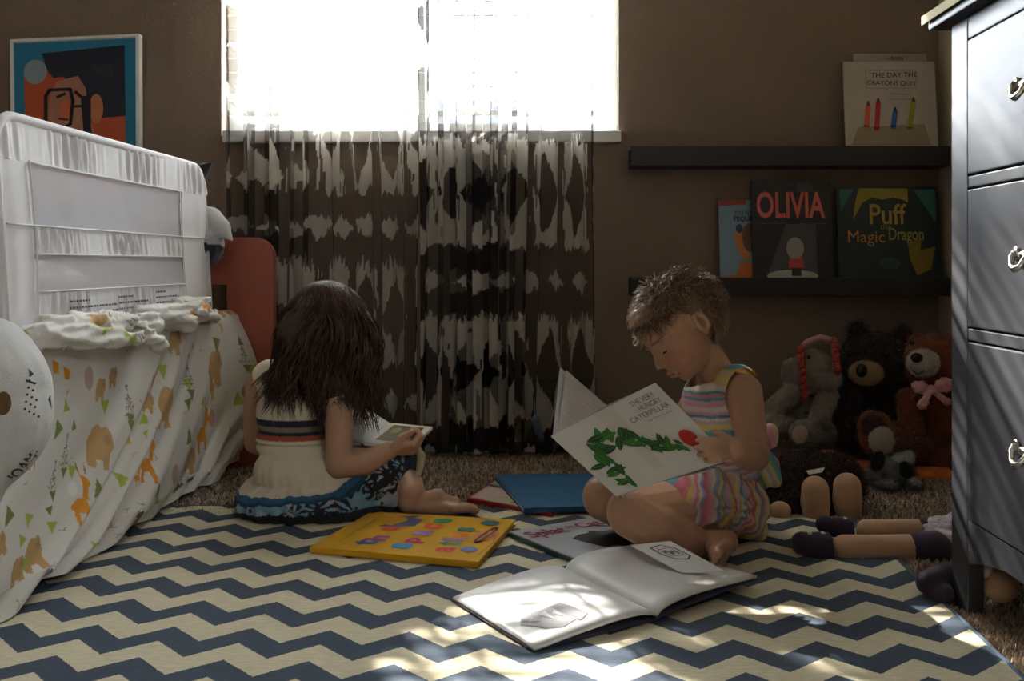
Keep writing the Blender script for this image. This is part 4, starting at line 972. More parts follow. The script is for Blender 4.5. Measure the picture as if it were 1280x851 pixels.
# ------------------------------------------------------------------ TODDLER with the large picture book
todd = thing('person', 'toddler with short curly hair in striped romper reading a large book on her lap', 'person', loc=(0, 0, 0))
TC = [W(x, y, Y) for x, y, Y in ((688, 545, 1.70), (819, 478, 1.68), (914, 574, 1.60), (770, 620, 1.63))]
_n = (TC[1]-TC[0]).cross(TC[3]-TC[0]); _d = W(914, 574, 1.0)-Vector((0, 0, CH)); TC[2] = Vector((0, 0, CH))+_d*(_n.dot(TC[0]-Vector((0, 0, CH)))/_n.dot(_d))
hT = np.array(W(853, 413, 1.83)); BT = frame((-.735, -.30, -.60), (-.60, 0, .78)); sT = .0103
def toddler():
    sh = W(930, 490, 1.785); el = W(943, 570, 1.745); wr = W(921, 561, 1.612)
    arm = CH_([(sh, .036), (W(937, 530, 1.765), .033), (el, .029), (W(934, 567, 1.685), .031), (wr, .021)])
    hand = hand_prims(wr, (-.88, -.42, .06), (-.1, .95, -.25), .086, side=-1, curl=(.55, .65, .35), thumb=(.75, .45, .25), spread=.10)
    sr = W(882, 480, 1.92); arm2 = CH_([(sr, .034), (W(850, 540, 1.95), .029), (W(815, 545, 1.90), .027), (W(780, 535, 1.83), .019)])
    hand2 = hand_prims(W(780, 535, 1.83), (-.5, -.6, .2), (-.3, -.6, -.5), .09, side=1, curl=(.5, .7, .5))
    tor = [E(W(903, 618, 1.86), (.078, .092, .072)), E(W(899, 575, 1.86), (.076, .086, .085)), E(W(903, 525, 1.86), (.066, .085, .08)), E(W(902, 492, 1.86), (.050, .078, .045))]
    tor += CAP(sr, sh, .036, .036)
    neck = CH_([(W(900, 480, 1.86), .040), (W(887, 452, 1.85), .036), (W(872, 430, 1.84), .036)])
    hip = W(895, 634, 1.80); kn = W(790, 640, 1.675); an = W(876, 680, 1.690)
    leg = CH_([(hip, .062), (W(845, 633, 1.725), .054), (kn, .047), (W(822, 660, 1.665), .045), (W(850, 671, 1.675), .036), (an, .026)])
    heel = W(908, 677, 1.690); foot = foot_prims(heel, (-.42, -.90, -.04), (-.86, .45, .35), .132, side=-1)+CAP(an, heel, .026, .022)
    hip2 = W(890, 622, 1.92); kn2 = W(757, 621, 1.80); an2 = W(850, 652, 1.80)
    leg2 = CH_([(hip2, .06), (W(825, 617, 1.85), .052), (kn2, .046), (W(800, 645, 1.79), .042), (an2, .028)])
    foot2 = foot_prims(W(872, 655, 1.80), (.6, .7, .0), (.3, -.3, .9), .115)
    hd = xf(flatl(head_prims()), hT, BT, sT)
    def cf(co):
        c = np.tile(SKIN, (len(co), 1)); c *= (1+.10*(vnoise(co, 25)-.5))[:, None]; return head_col(co, hT, BT, sT, c, (.12, .07, .04))
    b = blob('body', [arm, hand, arm2, hand2, tor, neck, leg, foot, leg2, foot2, hd], m_skin, todd, vox=.0022, it=4, colf=cf)
    eyes(todd, hT, BT, sT, (.03, .018, .012))
    # ---- striped romper: bodice and bloomers
    PALE = [(.62, .56, .50), (.60, .20, .28), (.62, .50, .10), (.10, .30, .34), (.28, .32, .50), (.62, .40, .42), (.52, .16, .22), (.60, .48, .16), (.45, .38, .50), (.14, .36, .40), (.62, .55, .5), (.6, .30, .36)]
    def stripes(t):
        k = np.floor(t).astype(int); fr = t-k; pal = np.array(PALE); r = np.random.default_rng(3); seq = r.integers(0, 12, 400); c = pal[seq[k % 400]]; return c
    m_rom = mat('striped_cotton', attr=True, rough=.9, bump=.3, bscale=600)
    bod = [E(W(899, 578, 1.86), (.083, .092, .085)), E(W(903, 530, 1.86), (.073, .090, .085)), E(W(902, 496, 1.86), (.057, .080, .045))]+CAP(W(884, 480, 1.91), W(922, 482, 1.805), .043, .043)+[E(W(890, 500, 1.86), (.062, .075, .06))]
    def cutb(co):
        px = 700+co[:, 0]/co[:, 1]*F; pyy = CY-(co[:, 2]-CH)/co[:, 1]*F
        z = co[:, 2]; shz = sh.z
        near = (np.linalg.norm((co-np.array(sh)-np.array([.006, -.018, -.008]))*np.array([1, 1, .75]), axis=1) < .044) | (np.linalg.norm((co-np.array(sr)-np.array([0, .018, 0]))*np.array([1, 1, .8]), axis=1) < .042)
        neckc = np.array(W(886, 466, 1.855)); nk = np.linalg.norm((co-neckc)*np.array([.85, 1.0, 1.0]), axis=1) < .047
        return nk | near
    def colb(co):
        t = (co[:, 2]-.1*co[:, 0]+.004*vnoise(co, 40))*175; return stripes(t)
    blob('bodice', bod, m_rom, todd, vox=.003, it=3, colf=colb, cut=cutb)
    pant = [E(W(903, 622, 1.86), (.088, .100, .080)), E(W(910, 640, 1.84), (.085, .095, .045)), *CAP(W(898, 625, 1.80), W(858, 622, 1.735), .070, .060), *CAP(W(890, 615, 1.92), W(850, 612, 1.87), .066, .058), E(W(928, 655, 1.84), (.055, .06, .03))]
    def dpp(co, no):
        a = np.arctan2(co[:, 2]-.09, co[:, 0]-.33); t = co[:, 0]*50+co[:, 2]*30
        w = np.sin(a*9+vnoise(co, 18)*4)*.0045+np.sin(t*2.2+vnoise(co, 25)*5)*.0025; r = co+no*w[:, None]; r[:, 2] = np.maximum(r[:, 2], RUGH+.001); return r
    def colp(co):
        a = (co[:, 0]*.92+co[:, 1]*.55-co[:, 2]*.42)+.010*np.sin(co[:, 2]*60)+.006*vnoise(co, 30); return stripes(a*150+200)
    blob('bloomers', pant, m_rom, todd, vox=.003, it=3, colf=colp, disp=dpp)
    bow = CH_([(W(948, 548, 1.88), .010), (W(962, 540, 1.90), .019), (W(964, 552, 1.90), .014), (W(950, 560, 1.88), .008)])+CH_([(W(948, 556, 1.88), .010), (W(962, 580, 1.88), .020), (W(968, 600, 1.88), .016)])+[E(W(950, 555, 1.88), .016)]
    blob('sash_bow', [*bow, E(W(955, 590, 1.88), (.02, .02, .035))], m_rom, todd, vox=.003, it=2, colf=lambda co: stripes((co[:, 0]+co[:, 2]*.5)*130+60))
    # ---- hair
    hm = hairmat('blond_brown_hair', .33)
    def L2W(p): return np.asarray(p)*sT@BT+hT
    cap = [E((-1.6, 0, 3.3), (8.4, 7.1, 7.3)), E((-4.0, 0, -.5), (5.9, 6.1, 5.6)), E((3.8, 0, 6.4), (3.8, 5.0, 3.0)), E((-5.6, 0, -3.0), (3.2, 4.2, 3.2))]
    def cutc(co):
        L = (co-hT)@BT.T/sT; x, y, z = L.T
        line = np.where(x > 2, 4.4+.35*(x-2), np.where(x > -2.4, 4.4-(2-x)*.9, -6)); ear = (np.abs(y) > 5) & (x > -2.9) & (x < 1.5) & (z < 1.6)
        return (z < line) | ear
    HC = np.array([(.15, .09, .055), (.26, .165, .10), (.38, .26, .16), (.09, .05, .032)])
    def colh(co): n = vnoise(co*np.array([1, 1, 1]), 70)[:, None]; return HC[0]*(1-n)+HC[1]*n
    def dph(co, no): return co+no*((vnoise(co, 60)-.3)*.007+(vnoise(co, 130)-.5)*.003)[:, None]
    hr = blob('hair', xf(cap, hT, BT, sT), hm, todd, vox=.003, it=2, colf=colh, disp=dph, cut=cutc)
    n = 2600; r = np.random.default_rng(8); u = r.normal(0, 1, (n*3, 3)); u /= np.linalg.norm(u, axis=1)[:, None]
    p = u*np.array([8.3, 7.0, 7.2])+np.array([-1.6, 0, 3.3]); x, y, z = p.T
    ok = (z > np.where(x > 2, 4.6+.35*(x-2), np.where(x > -2.4, 4.6-(2-x)*.9, -4.0))) & ~((np.abs(y) > 4) & (x > -4.0) & (x < 2.5) & (z < 5.2)); p = p[ok][:n]; u = u[ok][:n]; n = len(p)
    k = 10; P = np.zeros((n, k, 3)); P[:, 0] = p; lock = np.floor(p*.55); ph = (np.sin(lock@np.array([12.9, 78.2, 37.7]))*43758) % 6.28
    crown = np.array([-3.0, 0, 10.0]); d = p-crown; d -= u*(d*u).sum(1)[:, None]; d /= np.linalg.norm(d, axis=1)[:, None]+1e-6; bt = np.cross(u, d)
    Ls = r.uniform(2.4, 4.6, n)*(1+.25*(p[:, 0] > 3)); 
    for j in range(1, k):
        t = j/(k-1); ang = ph+t*5.2; off = d*(t*Ls*.75)[:, None]+bt*(np.sin(ang)*.75*t)[:, None]+u*((.25+(1-np.cos(ang))*.45)*t**.6)[:, None]+u*(.9*t*t)
        P[:, j] = p+off+r.normal(0, .06, (n, 3))*t
    Wd = P.reshape(-1, 3)*sT@BT+hT; cols = HC[r.choice(4, n, p=[.25, .35, .25, .15])]*r.uniform(.8, 1.25, (n, 1))
    strands('curls', Wd.reshape(n, k, 3), np.linspace(.0011, .0004, k), hm, hr, cols)
toddler()

def bigbook():
    r = thing('open_book', 'large white book with green and red cover art held open by the toddler', 'book')
    TL, TR, BR, BL = TC; n = Vector((-.35, -.85, -.15))
    nn = (TR-TL).cross(BL-TL).normalized(); 
    if nn.y > 0: nn = -nn
    q = Quad(TL, TR, BR, BL, nn); m = mat('white_cover_board', (.62, .61, .60), .35)
    cv = slab('front_cover', q, .0025, m, r)
    # lettering follows the top edge
    for s, u0, v0, u1, v1 in (('THE VERY', .70, .065, .92, .125), ('HUNGRY', .73, .145, .93, .205), ('CATERPILLAR', .60, .225, .955, .285), ('by Eric Carle', .72, .315, .93, .350)):
        text(q, s, u0, v0, u1, v1, (84, 88, 92) if s[0] != 'b' else (120, 122, 124), cv, .0)
    # plain stand-in for the picture: a sweep of green collage leaves ending in a red round
    g = [(16, 78, 36), (24, 96, 44), (34, 110, 40), (14, 66, 34), (52, 118, 30)]
    path = [(.17, .88, .06), (.18, .74, .075), (.14, .58, .08), (.22, .46, .09), (.30, .33, .09), (.41, .36, .09), (.50, .45, .085), (.57, .57, .07), (.66, .63, .07), (.76, .70, .05)]
    rr = random.Random(5); kk = 0
    for i, (u, v, s) in enumerate(path):
        for k in range(5):
            a = rr.uniform(0, 6.28); c0, c1 = u+s*.55*math.cos(a+k), v+s*.9*math.sin(a+k); L_ = s*rr.uniform(.75, 1.0); w_ = L_*.36
            leafp = []
            for t in np.linspace(-1, 1, 9): leafp.append((t, (1-t*t)*1.0))
            for t in np.linspace(1, -1, 9)[1:-1]: leafp.append((t, -(1-t*t)*1.0))
            kk += 1; pts = [(c0+(x*L_*math.cos(a)-y*w_*math.sin(a)), c1+(x*L_*math.sin(a)+y*w_*math.cos(a))*1.35) for x, y in leafp]
            poly_print(q, [pts], g[(i+k) % 5], cv, h=.0006+.00004*kk, name='leaf_print')
            poly_print(q, stroke([(c0-L_*.9*math.cos(a), c1-L_*.9*math.sin(a)*1.35), (c0+L_*.9*math.cos(a), c1+L_*.9*math.sin(a)*1.35)], .006, 1.3), (92, 128, 40), cv, h=.00062+.00004*kk, name='leaf_vein_print')
    poly_print(q, [circ(.865, .66, .062, .105, 28)], (176, 34, 22), cv, h=.0035, name='red_round_print')
    # page block fanned behind the cover, spine at TL-BL
    def leaf(name, a, b, c, d, bulge, m_, par, th=.0006, nu=14):
        V = []; Fc = []; nb = (b-a).cross(d-a).normalized()
        for kk in (0, 1):
            for v in (0, 1):
                for i in range(nu):
                    u = i/(nu-1); p0 = a.lerp(b, u) if v == 0 else d.lerp(c, u); V.append(p0+nb*(bulge*math.sin(math.pi*u)+th*kk))
        N_ = 2*nu
        for i in range(nu-1): Fc += [(i, i+1, nu+i+1, nu+i), (N_+i, N_+nu+i, N_+nu+i+1, N_+i+1), (i, N_+i, N_+i+1, i+1), (nu+i, nu+i+1, N_+nu+i+1, N_+nu+i)]
        Fc += [(0, nu, N_+nu, N_), (nu-1, N_+nu-1, N_+2*nu-1, 2*nu-1)]
        me = mesh(name, V, Fc); bm = bmesh.new(); bm.from_mesh(me); bmesh.ops.recalc_face_normals(bm, faces=bm.faces[:]); bm.to_mesh(me); bm.free()
        return obj(name, me, m_, par, False)
    b = -nn; sp = b*.012; mp = {k: mat(k+'_page', lin(c), .5) for k, c in (('white', (200, 196, 192)), ('navy', (24, 30, 58)), ('cream', (190, 176, 150)), ('sky', (120, 150, 185)), ('red', (160, 50, 50)))}
    up = Vector((0, 0, 1)); L0 = TR-TL
    specs = [('white', .97, .004, .004), ('navy', .965, .013, .007), ('sky', .96, .016, .009), ('white', .95, .024, .012), ('navy', .93, .031, .013), ('cream', .93, .040, .016), ('white', .90, .048, .017)]
    for i, (c, l, lift, bul) in enumerate(specs):
        a = TL+b*(.004+.0012*i); d = BL+b*(.004+.0012*i); e1 = TL+(TR-TL)*l+b*lift+up*lift*.30-(TR-TL)*.02*i; e2 = BL+(BR-BL)*l+b*lift-(BR-BL)*.02*i
        leaf('page', a, e1, e2, d, -bul, mp[c], r)
    # back cover standing up at the far side, with its last pages
    BT_ = W(700, 459, 1.80); sB = TL+b*.014; tB = BL+b*.014
    bt2 = tB+(BT_-sB)
    bt2 = W(722, 500, 1.93); 
    qb = Quad(sB, BT_, bt2+(sB-sB), tB, (-1, -.4, 0)); qb = Quad(BT_, W(742, 496, 2.0), tB+Vector((.02, .17, .0)), sB, (-.8, -.6, 0))
    leaf('back_cover', sB, BT_, W(775, 520, 1.93), tB, .0, m, r, th=.0025)
    leaf('page', sB+Vector((.010, .006, 0)), BT_+Vector((.012, .006, -.006)), W(778, 523, 1.925), tB+Vector((.010, 0, 0)), -.010, mp['white'], r)
    leaf('page', sB+Vector((.005, .003, 0)), BT_+Vector((.005, .003, -.014)), W(772, 528, 1.935), tB+Vector((.005, 0, 0)), .002, mp['navy'], r)
bigbook()

# ------------------------------------------------------------------ OLDER GIRL, seen from behind
girl = thing('person', 'girl with long dark hair in cream and blue dress, back turned, reading a small book', 'person')
hG = np.array(W(409, 416, 2.03)); BG = frame((.62, .45, -.62), (.35, .35, .85)); sG = .0100
GB = [E(W(376, 594, 2.045), (.092, .085, .078)), E(W(373, 555, 2.05), (.088, .072, .08)), E(W(372, 515, 2.05), (.085, .068, .08)), E(W(370, 486, 2.05), (.078, .058, .05))]
shR = W(417, 480, 2.00); shL = W(327, 482, 2.08)
def older():
    el = W(424, 582, 1.975); wr = W(488, 562, 1.985)
    arm = CH_([(shR, .036), (W(424, 530, 1.985), .031), (el, .028), (W(455, 578, 1.97), .028), (wr, .019)])
    hand = hand_prims(wr, (.95, .12, .05), (-.1, .5, .75), .108, side=1, curl=(.9, 1.1, .8), thumb=(.8, .2, .7))
    el2 = W(320, 552, 2.12); arm2 = CH_([(shL, .034), (W(320, 515, 2.10), .029), (el2, .027), (W(370, 566, 2.22), .026), (W(432, 560, 2.22), .018)])
    hand2 = hand_prims(W(432, 560, 2.22), (.9, -.1, .1), (0, -.2, 1), .10, side=-1, curl=(.3, .5, .4))
    neck = CH_([(W(375, 475, 2.05), .042), (W(387, 450, 2.04), .036), (W(398, 432, 2.035), .038)])
    hip = W(400, 598, 2.03); kn = W(494, 580, 2.12); an = W(515, 617, 2.005)
    leg = CH_([(hip, .062), (W(450, 590, 2.07), .060), (kn, .047), (W(505, 600, 2.06), .041), (an, .030)])
    foot = foot_prims(W(512, 629, 2.0), (.98, .06, .0), (-.05, .1, 1), .158, side=1)+CAP(an, W(512, 627, 2.0), .030, .026)
    hip2 = W(365, 592, 2.10); leg2 = CH_([(hip2, .058), (W(420, 580, 2.22), .058), (W(455, 575, 2.30), .046), (W(430, 590, 2.18), .038), (W(420, 600, 2.10), .028)])
    foot2 = foot_prims(W(430, 607, 2.08), (.8, -.3, .0), (0, .3, .9), .15)
    hd = xf(flatl(head_prims()), hG, BG, sG)
    def cf(co):
        c = np.tile(SKIN*.95, (len(co), 1)); c *= (1+.10*(vnoise(co, 25)-.5))[:, None]; return head_col(co, hG, BG, sG, c, (.05, .03, .02))
    blob('body', [arm, hand, arm2, hand2, GB, CAP(shL, shR, .036, .036), neck, leg, foot, leg2, foot2, hd], m_skin, girl, vox=.0026, it=4, colf=cf)
    eyes(girl, hG, BG, sG, (.03, .018, .012))
    # dress
    md = mat('cotton_dress', attr=True, rough=.9, bump=.3, bscale=500)
    CRM, NAVY, TANB, REDB = np.array([.62, .55, .43]), np.array([.02, .02, .035]), np.array([.22, .17, .12]), np.array([.34, .07, .04])
    bod = [E(W(373, 548, 2.05), (.093, .077, .055)), E(W(372, 515, 2.05), (.091, .074, .085)), E(W(370, 486, 2.05), (.084, .066, .052))]+CAP(W(338, 472, 2.07), W(404, 470, 2.02), .042, .042)
    def cutb(co):
        n1 = np.linalg.norm(co-np.array(shR)-np.array([.012, 0, 0]), axis=1) < .044; n2 = np.linalg.norm(co-np.array(shL)+np.array([.012, 0, 0]), axis=1) < .042
        nk = np.linalg.norm((co-np.array(W(380, 456, 2.05)))*np.array([.8, 1, 1]), axis=1) < .044; return n1 | n2 | nk | (co[:, 2] < .16)
    def colb(co):
        c = np.tile(CRM, (len(co), 1)); z = co[:, 2]
        c[(z < .212) & (z > .199)] = NAVY; c[(z <= .199) & (z > .187)] = TANB; c[(z <= .187) & (z > .179)] = NAVY; c[(z <= .179) & (z > .169)] = REDB; return c
    blob('bodice', bod, md, girl, vox=.003, it=3, colf=colb, cut=cutb)
    sk = [E(W(373, 556, 2.05), (.092, .078, .035)), E(W(374, 586, 2.035), (.098, .088, .065)), E(W(378, 625, 2.02), (.145, .125, .050)), *CAP(W(395, 605, 2.03), W(470, 598, 2.03), .085, .062), *CAP(W(470, 598, 2.03), W(503, 585, 2.07), .062, .045),
          E(W(400, 640, 2.00), (.150, .085, .030)), *CAP(W(330, 625, 2.05), W(420, 640, 1.98), .045, .040), *CAP(W(410, 640, 1.99), W(490, 620, 2.02), .036, .034), E(W(330, 618, 2.06), (.055, .07, .045)), *CAP(W(400, 590, 2.10), W(460, 580, 2.24), .08, .055)]
    wc = np.array(W(374, 546, 2.05))
    def dpp(co, no):
        v = co-wc; a = np.arctan2(v[:, 1], v[:, 0]); dd = np.linalg.norm(v, axis=1); k = np.clip((dd-.085)/.13, 0, 1)
        w = (np.sin(a*30+3*vnoise(co, 12))*.0030+np.sin(a*13+1)*.003)*k; r = co+no*w[:, None]; r[:, 2] = np.maximum(r[:, 2], RUGH+.001); return r
    rr = np.random.default_rng(2)
    BLUE, LBL = np.array([.018, .075, .14]), np.array([.16, .28, .36])
    cen = [W(500, 600, 1.99), W(470, 612, 1.955), W(452, 600, 1.95), W(400, 640, 1.92), W(330, 640, 1.98), W(355, 640, 1.94), W(312, 620, 2.04), W(440, 636, 1.93), W(505, 585, 2.02), W(485, 590, 1.98), W(370, 648, 1.92)]
    def cols(co):
        n = vnoise(co, 30); d = np.linalg.norm((co-wc)*np.array([.92, 1.0, 1.02]), axis=1)+.006*(n-.5)
        c = np.tile(CRM, (len(co), 1)); lb = d > .172; c[lb] = LBL*(.75+.6*vnoise(co, 60)[lb][:, None]); c[lb & (vnoise(co, 45) > .62)] = (.32, .33, .35)
        c[(d > .166) & (d < .180)] = BLUE*1.4; c[(d > .180) & (d < .188)] = BLUE*.7
        for p in cen:
            v = co-np.array(p); rad = np.linalg.norm(v, axis=1); a = np.arctan2(v[:, 2]*1.2+v[:, 1]*.8, v[:, 0]); pet = (np.abs(np.sin(a*4.5+p[0]*40)) > .70) & (rad < .036) & (rad > .006); ring = (np.abs(rad-.011) < .003)
            c[lb & (pet | ring) & (d > .188)] = (.012, .012, .016)
        c[lb & (d > .188) & (vnoise(co, 85) > .70)] = (.015, .015, .02)
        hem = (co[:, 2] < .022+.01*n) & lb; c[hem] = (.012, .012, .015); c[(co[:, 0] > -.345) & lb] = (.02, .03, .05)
        return c
    blob('skirt', sk, md, girl, vox=.0028, it=3, colf=cols, disp=dpp)
    blob('underskirt', [*CH_([(W(520, 556, 2.06), .006), (W(527, 570, 2.05), .010), (W(524, 590, 2.04), .008), (W(512, 606, 2.0), .005)])], mat('cream_lining', (.42, .34, .24), .9), girl, vox=.003, it=2)
    # ---- long hair
    hm = hairmat('dark_brown_hair', .36)
    cap = [E((-1.4, 0, 3.1), (8.6, 7.3, 7.5)), E((-4.2, 0, -2.0), (5.6, 6.8, 7.0)), E((3.6, 0, 6.0), (3.8, 5.2, 3.4))]
    def cutc(co):
        L = (co-hG)@BG.T/sG; x, y, z = L.T; return (x > 2.5) & (z < 4.2) & (np.abs(y) < 6.0)
    DK = np.array([(.045, .020, .011), (.085, .040, .021), (.16, .08, .042), (.024, .012, .008)])
    hr = blob('hair', xf(cap, hG, BG, sG), hairmat('dark_hair_underlayer', .75), girl, vox=.0035, it=2, cut=cutc, colf=lambda co: np.tile(DK[0], (len(co), 1)), disp=lambda co, no: co+no*((vnoise(co*np.array([1, 1, .4]), 110)-.5)*.005)[:, None])
    n = 4200; r = np.random.default_rng(9); u = r.normal(0, 1, (n*3, 3)); u /= np.linalg.norm(u, axis=1)[:, None]
    p = u*np.array([8.7, 7.4, 7.6])+np.array([-1.4, 0, 3.1]); x, y, z = p.T
    ok = ~((x > 3) & (z < 4.6) & (np.abs(y) < 6.2)) & (z > -3); p = p[ok][:n]; u = u[ok][:n]; n = len(p)
    part = np.array([-1.0, 0, 10.6]); d = p-part; d -= u*(d*u).sum(1)[:, None]; d /= np.linalg.norm(d, axis=1)[:, None]+1e-6
    Pw = p*sG@BG+hG; D = d@BG; Un = u@BG; cW = np.array([-1.4, 0, 3.1])*sG@BG+hG
    front = (p[:, 0] > -1.0) | (p[:, 1] < -3.0)   # falls forward / to her right
    back = ~front
    k = 22; P = np.zeros((n, k, 3)); P[:, 0] = Pw; step = r.uniform(.0070, .0108, n); step *= np.where(front, 1.14, 1.04)
    ph = r.uniform(0, 6.28, n); lock = np.floor(Pw*42); phl = (np.sin(lock@np.array([12.9, 78.2, 37.7]))*43758) % 6.28
    dirv = D.copy(); g = np.array([0, 0, -1.0])
    tor = [(np.array(c), rr_) for c, rr_ in ((W(372, 515, 2.05), (.098, .082, .090)), (W(370, 486, 2.05), (.092, .074, .060)), (W(373, 550, 2.05), (.10, .09, .08)), (W(417, 482, 2.0), (.042, .042, .05)), (W(424, 530, 1.985), (.037, .037, .07)))]
    side = np.where(back, -1.0, 1.0)
    for j in range(1, k):
        t = j/(k-1); dirv = dirv*.64+g*.40+np.stack([np.where(back, -(.05 if j < 9 else .03), .012)*np.ones(n)-.06*back*(j > 8), np.where(front, .03, -.05)*np.ones(n), np.zeros(n)], 1)
        dirv += np.stack([np.sin(phl+t*9), np.cos(phl*1.3+t*8), np.sin(phl*2+t*5)*.5], 1)*.26+r.normal(0, .05, (n, 3)); dirv /= np.linalg.norm(dirv, axis=1)[:, None]
        q = P[:, j-1]+dirv*step[:, None]
        L = ((q-hG)@BG.T/sG-np.array([-1.4, 0, 3.1]))/np.array([8.9, 7.6, 7.8]); rad = np.linalg.norm(L, axis=1); ins = rad < 1
        Lf = L/np.maximum(rad, 1e-6)[:, None]; q = np.where(ins[:, None], (Lf*np.array([8.9, 7.6, 7.8])+np.array([-1.4, 0, 3.1]))*sG@BG+hG, q)
        for c, rd in tor:
            l = (q-c)/np.array(rd); ra = np.linalg.norm(l, axis=1); q = np.where((ra < 1)[:, None], l/np.maximum(ra, 1e-6)[:, None]*np.array(rd)+c, q)
        P[:, j] = q
    cols = DK[r.choice(4, n, p=[.35, .3, .12, .23])]*r.uniform(.8, 1.2, (n, 1))
    strands('long_strands', P, np.concatenate([np.full(k-5, .0011), np.linspace(.001, .0004, 5)]), hm, hr, cols)
older()
def girlbook():
    r = thing('open_book', 'small open book with white pages held by the girl in the cream dress', 'book')
    A, B = W(487, 528, 2.16), W(455, 552, 2.04); C, D = W(541, 533, 2.17), W(512, 560, 2.05); E1, F1 = W(441, 499, 2.20), W(425, 545, 2.08)
    n = (C-A).cross(B-A).normalized(); n = n if n.z > 0 else -n
    q = Quad(A, C, D, B, n); cv = mat('tan_cover', (.30, .19, .11), .6)
    rp = slab('right_pages', q, .008, PAPER, r, h0=0); slab('right_cover', q, .002, cv, r, h0=.0085)
    poly_print(q, [[(.16, .10), (.86, .10), (.86, .85), (.16, .85)]], (96, 92, 44), rp, name='picture_print'); poly_print(q, [circ(.35, .35, .1, .14), circ(.6, .5, .12, .12), circ(.75, .25, .08, .1)], (150, 140, 90), rp, h=.0009, name='picture_print')
    n2 = (A-E1).cross(F1-E1).normalized(); n2 = n2 if n2.z > 0 else -n2
    q2 = Quad(E1, A, B, F1, n2); lp = slab('left_pages', q2, .006, mat('white_page', (.66, .65, .63), .6), r); slab('left_cover', q2, .002, cv, r, h0=.0065)
    poly_print(q2, [circ(.45, .78, .22, .16)], (60, 130, 180), lp, name='picture_print')
girlbook()

# ================================================================== PLUSH TOYS AND DOLL
def fur(o, n, length, rad, seed=1, down=.25, keep=None):
    me = o.data; co = coords(me); no = np.empty(len(co)*3, np.float32); me.vertices.foreach_get('normal', no); no = no.reshape(-1, 3).astype(float)
    ca = np.empty(len(co)*4, np.float32); me.color_attributes['col'].data.foreach_get('color', ca); ca = ca.reshape(-1, 4)[:, :3]
    r = np.random.default_rng(seed); i = r.integers(0, len(co), n)
    if keep is not None: i = i[keep(co[i])]
    n = len(i); d = no[i]+r.normal(0, .35, (n, 3))+np.array([0, 0, -down]); d /= np.linalg.norm(d, axis=1)[:, None]
    L = length*r.uniform(.6, 1.3, n)[:, None]; p = co[i]; b = r.normal(0, .25, (n, 3))
    P = np.stack([p-no[i]*.001, p+d*L*.5, p+(d+b-np.array([0, 0, .2]))*L], 1)
    strands('fur', P, [rad, rad*.8, rad*.25], o.data.materials[0], o, ca[i]*r.uniform(.7, 1.35, (n, 1)))
m_fur = mat('plush_fur', attr=True, rough=1, sheen=.25, spec=.15, bump=.5, bscale=500)
def ell(name, c, r, m, parent, B=None): return obj(name, mesh(name, *E(c, r, B)), m, parent, True)
m_nose = mat('black_plastic', (.01, .01, .01), .25)
mk = lambda c: (lambda co: np.tile(c, (len(co), 1))*(.8+.4*vnoise(co, 60)[:, None]))
# grey plush with braids
g = thing('plush_toy', 'small grey plush with red braided ribbons, left of the dark bear', 'plush toy')
GR = (.22, .19, .15)
b = blob('body', [E(W(1016, 464, 2.46), (.060, .055, .060)), E(W(1036, 474, 2.43), (.034, .032, .030)), E(W(988, 466, 2.47), (.024, .020, .042)), E(W(1012, 520, 2.50), (.062, .055, .070)),
    E(W(1012, 545, 2.48), (.075, .06, .028)), *CAP(W(992, 490, 2.46), W(966, 512, 2.44), .030, .027), *CAP(W(1034, 495, 2.45), W(1024, 522, 2.40), .030, .028),
    *CAP(W(1030, 540, 2.46), W(1003, 541, 2.37), .034, .034), *CAP(W(990, 538, 2.48), W(968, 532, 2.42), .034, .034)], m_fur, g, vox=.004, it=4, disp=fur_disp(.002), colf=mk(GR))
fur(b, 5000, .006, .0006, 1)
ell('sole', np.array(W(1000, 543, 2.335)), (.022, .006, .024), mat('pale_pink_felt', (.36, .25, .20), 1), g)
for x, y in ((1011, 446),): ell('eye', np.array(W(x, y, 2.405)), (.005, .005, .005), m_nose, g)
m_red = mat('red_white_braid', (.36, .045, .035), .9, var=.8, vscale=260); m_pk = mat('pale_pink_felt_band', (.42, .24, .20), 1, bump=.4, bscale=400)
def braid(p0, p1, nm='ribbon', rr=.009):
    p0 = Vector(p0); p1 = Vector(p1); pts = []
    tube(nm, [p0.lerp(p1, i/24)+Vector((.003*math.sin(i*1.9), .003*math.cos(i*1.9), 0)) for i in range(25)], rr, m_red, g, radii=[rr*(.75+.35*abs(math.sin(i*.95))) for i in range(25)])
braid(W(1000, 432, 2.41), W(1007, 500, 2.40)); braid(W(1042, 424, 2.42), W(1047, 466, 2.39))
tube('head_band', [W(1000, 437, 2.44), W(1010, 428, 2.43), W(1026, 422, 2.43), W(1040, 426, 2.43), W(1048, 434, 2.44)], .010, m_pk, g)
# dark bear
d = thing('teddy_bear', 'very dark brown plush bear with tan muzzle, between the grey plush and the russet bear', 'plush toy')
DB = (.028, .016, .011)
b = blob('body', [E(W(1093, 457, 2.57), (.098, .09, .092)), E(W(1072, 414, 2.58), (.030, .02, .032)), E(W(1128, 420, 2.58), (.030, .02, .030)), E(W(1092, 528, 2.58), (.100, .09, .12)), E(W(1090, 555, 2.56), (.10, .10, .05)),
    *CAP(W(1060, 495, 2.52), W(1048, 535, 2.48), .038, .036), *CAP(W(1130, 500, 2.54), W(1138, 530, 2.52), .034, .032)], m_fur, d, vox=.005, it=4, disp=fur_disp(.003, 90), colf=mk(DB))
fur(b, 9000, .012, .0009, 2)
mz = blob('muzzle', [E(W(1083, 466, 2.475), (.046, .035, .032))], m_fur, d, vox=.004, it=2, colf=mk((.30, .20, .11))); fur(mz, 1500, .005, .0006, 3)
ell('nose', np.array(W(1077, 463, 2.435)), (.015, .008, .018), m_nose, d)
